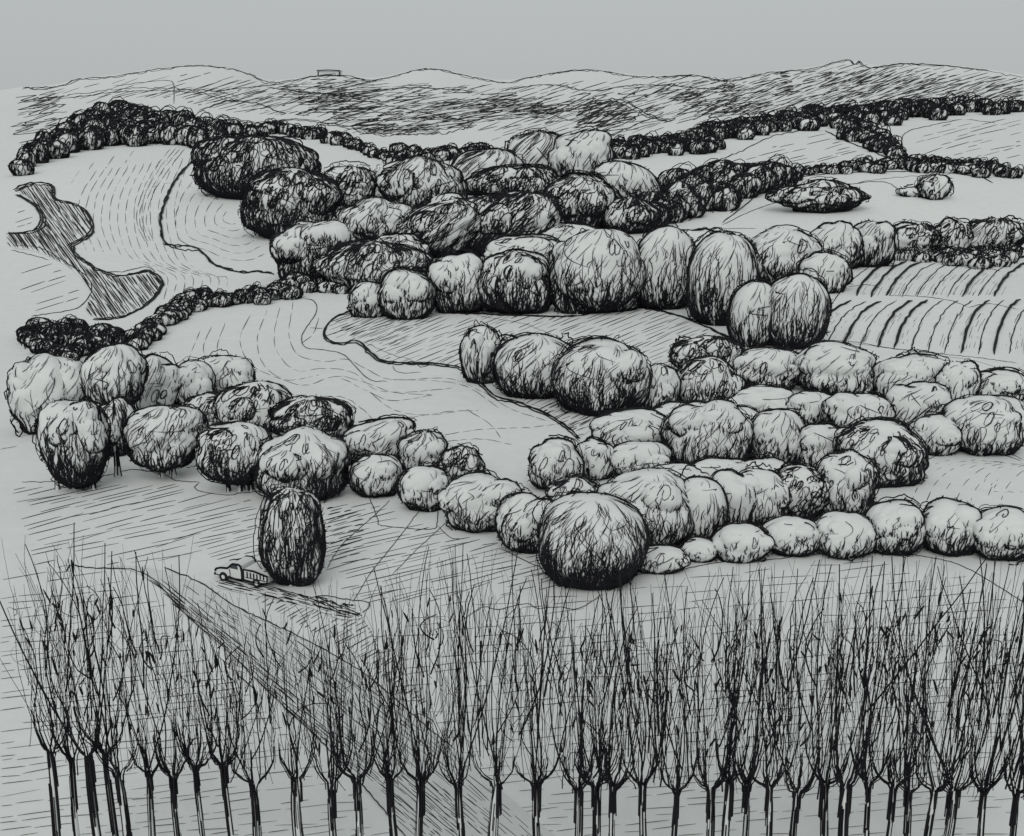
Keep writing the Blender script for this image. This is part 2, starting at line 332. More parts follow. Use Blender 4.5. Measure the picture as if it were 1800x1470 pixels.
hatch(HL, [(1250, 150), (1480, 125), (1800, 150), (1800, 176), (1560, 185), (1300, 205)], 22, 6, 30, 1.9, skip=.3)
line(HL, [(905, 200), (1000, 195), (1080, 178), (1140, 205), (1180, 214)], 2.2, rep=2, wob=2); line(HL, [(620, 236), (760, 238), (830, 226)], 2, rep=2, wob=3)
line(HL, [(60, 178), (140, 168), (230, 158), (330, 160), (420, 178)], 1.8, rep=2, wob=1.5); line(HL, [(470, 158), (560, 168), (640, 165), (720, 158), (840, 165)], 1.8, rep=2, wob=1.5)
line(HL, [(380, 200), (440, 215), (520, 210), (600, 222), (680, 240)], 2, rep=2, wob=1.5); line(HL, [(880, 160), (960, 150), (1040, 160), (1130, 150), (1250, 158)], 1.8, rep=2, wob=1.5)
hatch(HL, [(110, 172), (290, 150), (470, 160), (540, 205), (420, 200), (280, 172)], 14, 7, 50, 1.5, skip=.25)
scrib(HL, [(470, 165), (640, 150), (700, 235), (560, 215)], 40, 26, 1.6, .35, 6); scrib(HL, [(900, 190), (1200, 150), (1330, 185), (1050, 240)], 45, 20, 1.7, .5, 16)
tag(HL.build('hills', [M_GROUND, M_INK]), kind='structure')

RD = MB(); road = [(170, 998), (230, 1004), (290, 1040), (330, 1085), (400, 1150), (480, 1225), (560, 1300), (640, 1385), (720, 1480), (790, 1570), (1080, 1570), (985, 1480), (880, 1390), (790, 1310), (720, 1250), (650, 1192), (560, 1135), (470, 1095), (405, 1060), (350, 1030), (300, 1008), (240, 996)]
sheet(RD, road, 0.03)
line(RD, [(120, 994), (170, 1000), (235, 1003), (275, 1025), (330, 1085), (400, 1145), (480, 1225), (560, 1300), (640, 1385), (720, 1480)], 3)
line(RD, [(290, 998), (360, 1030), (410, 1065), (480, 1098), (560, 1138), (650, 1192), (745, 1275), (800, 1318)], 3.2, wob=1.6)
line(RD, [(420, 1070), (455, 1090), (540, 1130)], 2.4, dash=(22, 10))
hatch(RD, [(260, 1018), (320, 1045), (420, 1130), (520, 1225), (600, 1310), (560, 1305), (400, 1150), (310, 1070)], -40, 4, 50, 2.0, skip=0.1)
hatch(RD, [(240, 1003), (330, 1030), (420, 1075), (560, 1145), (650, 1200), (800, 1330), (960, 1465), (985, 1490), (740, 1490), (640, 1380), (480, 1220), (330, 1080)], -40, 8, 52, 1.7)
hatch(RD, [(560, 1290), (640, 1300), (800, 1400), (900, 1470), (740, 1470)], -42, 6, 46, 1.7)
tag(RD.build('road', [M_ROAD, M_INK]), kind='structure')

BK = MB(); bank = [(368, 1022), (420, 1020), (490, 1036), (560, 1050), (625, 1068), (640, 1085), (600, 1090), (540, 1068), (460, 1050), (390, 1036)]
sheet(BK, bank, 0.05)
hatch(BK, bank, -13, 3.2, 30, 3.4, skip=0.1); hatch(BK, [(480, 1035), (620, 1065), (640, 1088), (560, 1070)], -28, 4, 22, 3.6)
line(BK, [(545, 1052), (570, 1048), (610, 1055), (650, 1062), (632, 1085)], 2.4)
tag(BK.build('verge', [M_GROUND, M_INK]), kind='structure')

def field(name, poly, outline, draw, w=3.8):
    m = MB(); pl = sheet(m, poly, 0.03)
    for o in outline: line(m, o, w, wob=1.4, rep=3)
    draw(m, pl); return tag(m.build(name, [M_GROUND, M_INK]), kind='structure')
f1 = [(615, 548), (580, 565), (570, 590), (590, 603), (630, 602), (660, 622), (690, 637), (760, 638), (830, 660), (900, 700), (960, 720), (1000, 752), (1015, 770), (1060, 745), (1130, 730), (1180, 700), (1200, 640), (1280, 610), (1300, 600), (1240, 575), (1170, 550), (1110, 543), (1020, 556), (900, 552), (760, 556)]
field('field', f1, [[(630, 546), (590, 556), (570, 580), (575, 598), (600, 604), (628, 600), (650, 620), (680, 636), (770, 640), (815, 650), (845, 675), (870, 697), (910, 708), (960, 728), (1000, 755), (1018, 772)],
                    [(770, 548), (800, 552), (900, 556), (1010, 558), (1060, 545), (1120, 542), (1200, 560), (1290, 600)]],
      lambda m, pl: (hatch(m, pl, 22, 8.5, 46, 1.9, skip=0.08), hatch(m, [(580, 560), (660, 555), (760, 560), (700, 610), (620, 600)], 22, 5, 34, 1.9), hatch(m, [(870, 680), (1000, 700), (1130, 740), (1010, 760)], 25, 7, 40, 2.2),
                     line(m, [(840, 556), (920, 570), (960, 585), (1020, 607)], 1.7), line(m, [(635, 600), (690, 625), (720, 632), (740, 646), (760, 640)], 1.7)))
f2 = [(28, 335), (60, 323), (95, 328), (99, 350), (140, 362), (163, 388), (160, 412), (128, 432), (132, 446), (160, 468), (185, 480), (215, 486), (262, 482), (285, 503), (262, 532), (215, 558), (175, 562), (150, 545), (158, 515), (132, 480), (98, 458), (60, 442), (18, 434), (14, 408), (50, 408), (72, 385), (58, 355)]
field('marsh', f2, [[(28, 335), (60, 323), (95, 328), (99, 350), (140, 362), (163, 388), (160, 412), (122, 434)], [(128, 432), (132, 446), (160, 468), (185, 480), (215, 486), (262, 478), (285, 500), (262, 532), (215, 558), (165, 562)], [(28, 340), (60, 360), (74, 385), (60, 404), (14, 410)]],
      lambda m, pl: (hatch(m, pl, -52, 4.2, 44, 2.0, skip=0.05), hatch(m, pl, -56, 6, 60, 2.2, skip=0.1)))
f3 = [(1405, 610), (1440, 560), (1480, 510), (1530, 465), (1580, 450), (1700, 452), (1790, 470), (1800, 640), (1700, 632), (1600, 618), (1500, 605)]
def plough(m, pl):
    for k in range(0, 27, 2):                                # two tiers of curved furrow ridges
        x = 1452 + k * 13.5; s = min(1, k / 20)
        line(m, [(x - 28 + 26 * s, 603 + 22 * s), (x - 12 + 18 * s, 575 + 10 * s), (x + 12 + 12 * s, 548 - 2 * s), (x + 44, 530 - 2 * s)], 3.0 + 4.2 * (rng.random() < 0.5), wob=1.6)
        for _ in range(5):
            j = rng.normal(0, 8); line(m, [(x - 24 + 24 * s + j, 600 + 20 * s), (x - 6 + 16 * s + j, 572 + 8 * s), (x + 16 + 10 * s + j, 550)], 1.3, dash=(24, 6))
    for k in range(0, 20, 2):
        x = 1530 + k * 13.5
        line(m, [(x - 26, 522), (x - 12, 498), (x + 12, 474), (x + 36, 462)], 3.0 + 3.8 * (rng.random() < 0.5), wob=1.6)
        for _ in range(5):
            j = rng.normal(0, 8); line(m, [(x - 24 + j, 524), (x - 10 + j, 500), (x + 10 + j, 480)], 1.3, dash=(24, 4))
    line(m, [(1400, 612), (1440, 600), (1500, 602), (1560, 612), (1640, 622), (1720, 630), (1790, 640)], 2.4); line(m, [(1490, 505), (1530, 502), (1545, 508)], 2.4)
    line(m, [(1560, 520), (1610, 522), (1665, 528), (1700, 540)], 2.2); line(m, [(1420, 598), (1450, 555), (1480, 512), (1530, 470), (1590, 455), (1690, 462), (1760, 478)], 2.4)
    line(m, [(1700, 542), (1740, 535), (1790, 545)], 2.2)
field('ploughed_field', f3, [], plough)
f4 = [(1530, 880), (1560, 850), (1610, 815), (1680, 795), (1760, 790), (1810, 800), (1860, 880), (1800, 915), (1640, 890), (1560, 895)]
def meadow(m, pl):
    for s in range(8):
        x = 1575 + s * 26; line(m, [(x, 885), (x + 18, 850), (x + 55, 822), (x + 110, 808 + s * 2), (x + 160, 812 + s * 3)], 2.1, dash=(17, 5))
    for s in range(4): line(m, [(1735 + s * 6, 838 + s * 4), (1728 + s * 6, 855 + s * 3), (1745 + s * 6, 866), (1800, 868 - s * 2)], 2.0, dash=(13, 7))
    line(m, [(1600, 822), (1660, 798), (1720, 789), (1760, 793), (1800, 810)], 2.2); line(m, [(1728, 803), (1760, 800), (1795, 812)], 2.2)
field('meadow', f4, [], meadow)

# ------------------------------------------------------------------ foliage
def cubesphere(n):
    g = np.tan(np.linspace(-1, 1, n + 1) * math.pi / 4); a, b = np.meshgrid(g, g, indexing='ij'); V = []; Q = []; o = 0
    for ax in range(3):
        for s in (1, -1):
            p = np.zeros((n + 1, n + 1, 3)); p[..., ax] = s; p[..., (ax + 1) % 3] = a * s; p[..., (ax + 2) % 3] = b; V.append(p.reshape(-1, 3))
            i = (np.arange(n)[:, None] * (n + 1) + np.arange(n)).reshape(-1) + o; Q.append(np.stack([i, i + n + 1, i + n + 2, i + 1], 1)); o += (n + 1) ** 2
    V = np.concatenate(V); V /= np.linalg.norm(V, axis=1, keepdims=True); return V, np.concatenate(Q)
CS = {n: cubesphere(n) for n in (5, 8, 12, 18)}
class Blob:
    """one leafy lump: a star-shaped surface that marks can be drawn on"""
    def __init__(s, c, r, seed, lump=0.05, shear=0.0, azim=0.0, dep=0.2, mpp=0.05):
        s.c = np.asarray(c, float); s.r = np.asarray(r, float); s.g = np.random.default_rng(seed); s.shear = shear; s.az = azim; s.dep = dep; s.mpp = mpp
        s.k = s.g.normal(0, 1, (5, 3)); s.k *= (np.array([1.6, 2.2, 2.8, 3.6, 4.6]) / np.linalg.norm(s.k, axis=1))[:, None]; s.ph = s.g.random(5) * 6.28; s.lump = lump; s.box = None; s.k2 = s.g.normal(0, 1, (2, 3)); s.k2 *= (np.array([8, 11.0]) / np.linalg.norm(s.k2, axis=1))[:, None]; s.ph2 = s.g.random(2) * 6.28
    def at(s, d, off=0.0):
        d = d / (np.abs(d) ** 2.3).sum(-1, keepdims=True) ** (1 / 2.3) * 0.98 if s.box is None else d / (np.abs(d) ** s.box).sum(-1, keepdims=True) ** (1 / s.box)
        w = np.abs(np.sin(d @ s.k.T + s.ph)) - 0.64; rad = 1 + s.lump * (w * np.array([1.2, 1.2, 1, .8, .7])).sum(-1) + s.lump * .35 * (np.abs(np.sin(d @ s.k2.T + s.ph2)) - .64).sum(-1)
        p = d * rad[..., None] * s.r; n = p * (1 + 0.0) + d * (off * s.mpp)[..., None] if isinstance(off, np.ndarray) else p + d * off * s.mpp
        n[..., 0] += s.shear * n[..., 2]
        return n + s.c
    def pt(s, phi, th, off=1.0):
        a = phi + s.az; return s.at(np.stack([np.sin(a) * np.cos(th), -np.cos(a) * np.cos(th), np.sin(th)], -1), off)
    def body(s, mb, n=18): V, Q = CS[n]; mb.quads(s.at(V, 0.0), Q, 0, True)
    def hoop(s, mb, w, jit=0.05, arc=None, K=44, wob=0.012, off=1.0):
        g = s.g; d = s.dep + g.normal(0, jit); az = s.az + g.normal(0, jit * 1.5)
        U = np.array([0, math.sin(d) / s.r[2], math.cos(d) / s.r[1]]); U /= np.linalg.norm(U)
        a0, a1 = (0, 2 * math.pi) if arc is None else arc
        t = np.linspace(a0, a1, K); X = np.cos(t)[:, None] * np.array([1, 0, 0]) + np.sin(t)[:, None] * U
        c, sn = math.cos(az), math.sin(az); D = np.stack([X[:, 0] * c - X[:, 1] * sn, X[:, 0] * sn + X[:, 1] * c, X[:, 2]], 1)
        P = s.at(D, off); e = np.cumsum(g.normal(0, 1, (K, 3)), 0); e -= np.linspace(0, 1, K)[:, None] * e[-1]; P = P + e * wob * s.r.mean() * 0.35
        R = PEN * w / 1.6 * s.mpp * (0.7 + 0.55 * np.abs(np.sin(t * 1.5 + g.random() * 6))); mb.tubes(P, R)
    def fray(s, mb, n, w=(1.6, 3.0), L=8, lo=-.3, hi=3.44):          # sprigs sticking out of the outline
        n = int(n); g = s.g
        if n < 1: return
        t = g.uniform(lo, hi, n)[:, None] + np.linspace(0, 1, 5)[None] * g.normal(0, .10, (n, 1)); d = s.dep + g.normal(0, .12, (n, 1))
        U = np.stack([0 * d, np.sin(d) / s.r[2], np.cos(d) / s.r[1]], -1); U /= np.linalg.norm(U, axis=-1, keepdims=True)
        X = np.cos(t)[..., None] * np.array([1, 0, 0]) + np.sin(t)[..., None] * U; c, sn = math.cos(s.az), math.sin(s.az); D = np.stack([X[..., 0] * c - X[..., 1] * sn, X[..., 0] * sn + X[..., 1] * c, X[..., 2]], -1)
        off = g.uniform(.4, 1.2, (n, 1)) * L * np.linspace(0, 1, 5)[None] - 2
        mb.tubes(s.at(D, off), PEN * g.uniform(w[0], w[1], (n, 1)) / 1.6 * s.mpp * np.array([1, 1, 1, .8, .4]))
    def strokes(s, mb, phi0, th0, dphi, dth, w, K=6, bend=0.0, off=1.2):
        t = np.linspace(0, 1, K)[None]; N = len(phi0)
        ph = phi0[:, None] + dphi[:, None] * t + bend * s.g.normal(0, 1, (N, 1)) * t * (1 - t); th = np.clip(th0[:, None] + dth[:, None] * t, -1.45, 1.5)
        P = s.pt(ph, th, off); R = (PEN * w[:, None] / 1.6 * s.mpp) * np.interp(t, [0, 0.15, 0.6, 1], [0.6, 1, 0.9, 0.3]); mb.tubes(P, R)
    def updown(s, mb, n, lo=-1.2, hi=0.2, L=0.55, side=0.0, w=(1.6, 3.2), pw=1.8, lean=0.0, spread=1.7):  # upright ink hatching; crowded low and to one side, it draws in shade
        n = int(n)
        if n < 1: return
        g = s.g; ph = np.clip(g.uniform(-spread, spread, n) + side * np.abs(g.normal(0, 0.8, n)), -2, 2)
        clump = 0.35 * np.sin(ph * 5 + g.random() * 6) + 0.25 * np.sin(ph * 11 + g.random() * 6)
        th = lo + (hi - lo) * g.random(n) ** pw * (1 + clump * 0.6)
        if side: th = th + 0.35 * np.clip(side * ph, 0, 2) * g.random(n)
        s.strokes(mb, ph, th, g.normal(lean, 0.06, n), L * (0.35 + g.random(n)), g.uniform(w[0], w[1], n), bend=0.2)
    def slant(s, mb, n, lo=-0.2, hi=1.2, L=0.5, w=(1.1, 1.8)):
        n = int(n); g = s.g
        if n < 1: return
        l = L * (0.4 + g.random(n)); s.strokes(mb, g.uniform(-1.2, 1.0, n), g.uniform(lo, hi, n) - l * 0.5, l * 0.75, l, g.uniform(w[0], w[1], n), bend=0.05)
    def loops(s, mb, n, size=9, w=(1.7, 2.8), lo=-1.1, hi=1.2, pw=1.0, K=13, spread=1.8):
        n = int(n); g = s.g
        if n < 1: return
        ph0 = g.uniform(-spread, spread, n)[:, None]; th0 = (lo + (hi - lo) * g.random(n) ** pw)[:, None]; t = np.linspace(0, 1, K)[None]
        a = g.random((n, 1)) * 6.28 + t * 6.28 * g.uniform(0.8, 1.7, (n, 1)); sz = size * s.mpp * (0.5 + 0.8 * g.random((n, 1)))
        el = 0.22 + 0.4 * g.random((n, 1)); u = sz * el * np.cos(a) + sz * 0.6 * (t - 0.5) * g.normal(0, 1, (n, 1)); v = sz * np.sin(a)
        ph = ph0 + (u + 0.35 * v) / s.r[0] / np.maximum(np.cos(th0), 0.35); th = np.clip(th0 + v / s.r[2], -1.5, 1.52)
        mb.tubes(s.pt(ph, th, 1.2), PEN * g.uniform(w[0], w[1], (n, 1)) / 1.6 * s.mpp)
def place(cx, cy, w, h, foot=0.42):
    """ground point, metres per pixel and crown radii of a tree seen at this spot"""
    b = unproj(cx, cy + h * foot)[0]; a, bb, c = raydir(cx, cy); Y = b[1]; C = np.array([a / bb * Y, Y, H + c / bb * Y]); D = depth(C); mpp = D / F
    dep = math.atan2(H - C[2], Y); rx = w / 2 * mpp; ry = 0.85 * min(rx, h * 0.62 * mpp); q = (h / 2 * mpp) ** 2 - (ry * math.sin(dep)) ** 2
    return b, C, mpp, dep, np.array([rx, ry, math.sqrt(max(q, (0.3 * h * mpp) ** 2)) / math.cos(dep)]), math.atan2(-C[0], C[1])
def trunk(parent, b, x0, base_z, top_z, r, mpp, seed):
    g = np.random.default_rng(seed); m = MB(); K = 6; t = np.linspace(0, 1, K); n = 8
    cx = g.normal(0, 0.15, 2) * r; rr = r * (1.25 - 0.5 * t) + 0.35 * r * np.exp(-t * 7)
    a = np.arange(n) / n * 2 * math.pi
    V = np.stack([x0[0] + cx[0] * np.sin(t * 3)[:, None] + rr[:, None] * np.cos(a), x0[1] + rr[:, None] * np.sin(a), np.repeat((base_z + (top_z - base_z) * t)[:, None], n, 1)], 2)
    i = (np.arange(K - 1)[:, None] * n + np.arange(n)); j = (np.arange(K - 1)[:, None] * n + (np.arange(n) + 1) % n)
    m.quads(V.reshape(-1, 3), np.stack([i.ravel(), j.ravel(), j.ravel() + n, i.ravel() + n], 1), 0)
    N = 26; ph = g.uniform(0, 2 * math.pi, N)[:, None]; t0 = g.random((N, 1)) * 0.5; tt = np.clip(t0 + np.linspace(0, 0.3 + 0.4 * g.random((N, 1)), K)[..., 0].T if False else t0 + np.linspace(0, 1, K)[None] * (0.3 + 0.5 * g.random((N, 1))), 0, 1)
    ri = np.interp(tt, t, rr) + 0.2 * mpp
    P = np.stack([x0[0] + cx[0] * np.sin(tt * 3) + ri * np.cos(ph + 0.2 * tt), x0[1] + ri * np.sin(ph), base_z + (top_z - base_z) * tt], 2); m.tubes(P, g.uniform(1.6, 3, (N, 1)) / 1.6 * mpp)
    return m.build('trunk', [M_LEAF, M_INK], parent, b)
SEED = [100]
def tree(cx, cy, w, h, dark, loops, slant, label, side=0.0, shear=0.0, lump=0.085, hi=-0.05, trunks=(), name='round_tree', cat='tree', group='round trees across the valley', black=0.0, size=12, foot=0.42, fill=1.0, box=None):
    w *= 1.12; h *= 1.08; SEED[0] += 1; sd_ = SEED[0]; g = np.random.default_rng(sd_)
    b, C, mpp, dep, r, az_ = place(cx, cy, w, h, foot)
    root = empty(name, b); tag(root, label, cat, group)
    B = Blob(C, r, sd_, lump, shear, az_, dep, mpp); B.box = box; m = MB(); B.body(m); q = math.sqrt(w * h) / 100
    B.hoop(m, 4.2, 0.03, wob=.025); B.hoop(m, 2.6, 0.07, wob=0.05, off=1.5)
    for _ in range(2): a0 = g.uniform(0, 6.28); B.hoop(m, 2.2, 0.12, (a0, a0 + g.uniform(1.5, 3.5)), 24, 0.04, 2.0)
    for _ in range(int(2 + 3 * q)): a0 = g.uniform(-.6, 3.0); B.hoop(m, g.uniform(1.8, 3.4), 0.08, (a0, a0 + g.uniform(.5, 1.6)), 22, g.uniform(.05, .14), g.uniform(0, 7))   # loose twigs leaving the outline
    for _ in range(int(2 + 3 * q)): a0 = g.uniform(3.3, 5.2); B.hoop(m, g.uniform(2, 3.8), 0.12, (a0, a0 + g.uniform(.4, 1.2)), 18, g.uniform(.06, .16), g.uniform(0, 5))
    B.fray(m, 26 * q * (1 + loops)); B.fray(m, 22 * q * (1 + dark), (2, 3.6), 9, 3.4, 6.0)
    B.hoop(m, 4.2, 0.10, (math.pi * 1.12, math.pi * 1.88), 26, 0.03); B.hoop(m, 2.4, 0.16, (math.pi * 1.2, math.pi * 1.8), 20, 0.05)
    for _ in range(int(1 + 1.2 * q)):                    # loose crossing twigs on the crown
        p0 = g.uniform(-1.1, 1.1); B.strokes(m, np.array([p0]), np.array([g.uniform(0.1, 1.0)]), np.array([g.uniform(-0.9, 0.9)]), np.array([g.uniform(-0.9, 0.3)]), np.array([g.uniform(1.5, 2.4)]), K=10, bend=1.5)
    area = q * q
    B.updown(m, 290 * dark * area + 20 * q, -1.25, hi, 0.42, side, (1.4, 2.8), 2.2, .05)  # crown shading put in as ink: hatching thickens towards foot and chosen side
    B.updown(m, 230 * dark * area + 12 * q, -1.3, -0.4, 0.36, side, (2.2, 4.4), 1.5)
    B.updown(m, 70 * dark * area, -0.6, hi + 0.4, 0.35, side, (1.1, 1.8), 1.0)
    B.loops(m, (115 * loops * area if loops > .45 else 40 * loops * area), size * (0.8 + 0.2 * q), pw=1.15 if loops > 0.5 else 1.5); B.loops(m, 10 * area * dark, 9, (2, 3.0), -1.2, -0.5)
    if lump > .04:                                     # shoulder lobes break the outline
        for k in range(int(g.integers(2, 5)) if w > 60 else 1):
            p_ = (g.uniform(.35, 1.35) if k % 2 else -g.uniform(.35, 1.35)); t_ = g.uniform(.0, .85); fr = g.uniform(.4, .58)
            c2 = B.pt(np.array([p_]), np.array([t_]), 0.0)[0]; c2 = C + (c2 - C) * g.uniform(.55, .72)
            L2 = Blob(c2, r * fr * np.array([1, 1, .92]), sd_ * 31 + k, lump, 0, az_, dep, mpp); L2.body(m, 12); L2.hoop(m, 2.8, .05, (-.5, math.pi + .5), 30, .04); L2.hoop(m, 2.2, .1, (0, math.pi), 22, .06, 1.6)
            L2.updown(m, 230 * dark * area * fr + 6, -1.2, -.05, .42, side, (1.5, 3), 2.0); L2.updown(m, 90 * dark * area * fr, -1.3, -.4, .34, side, (2.2, 4)); L2.loops(m, 80 * (loops if loops > .45 else .15 * loops) * area * fr, size); L2.slant(m, 9 * slant * area, L=.6)
    B.slant(m, 42 * slant * area, L=0.5 * min(1.2, 1 / max(q, 0.6)))
    if black: B.updown(m, 230 * black * area, -1.25, 0.6, 0.5, 0, (2.4, 4.2), 1.1)
    B.strokes(m, *(lambda n: (g.uniform(-1.3, 1.3, n), g.uniform(-1.35, -0.9, n), g.normal(0, 0.3, n), g.uniform(-0.1, 0.25, n), g.uniform(2.4, 4.2, n)))(int(14 * q + 26 * dark * q)))
    m.build('crown', [M_LEAF, M_INK], root, b)
    if not trunks: trunks = [(cx, cy + h * 0.47, 7)]
    for k, (tx, ty, tw) in enumerate(trunks):
        tb = unproj(tx, ty)[0] if len(trunks) > 1 or ty > cy + h * 0.48 else b
        if ty > cy + h * 0.48: a, bb, c = raydir(tx, ty); tb = np.array([a / bb * b[1], b[1], b[2]]); tb[2] = height(tb[0], tb[1])
        trunk(root, b, tb, tb[2] - 0.1, C[2] - 0.3 * r[2], tw / 2 * mpp, mpp, sd_ * 7 + k)
    return root

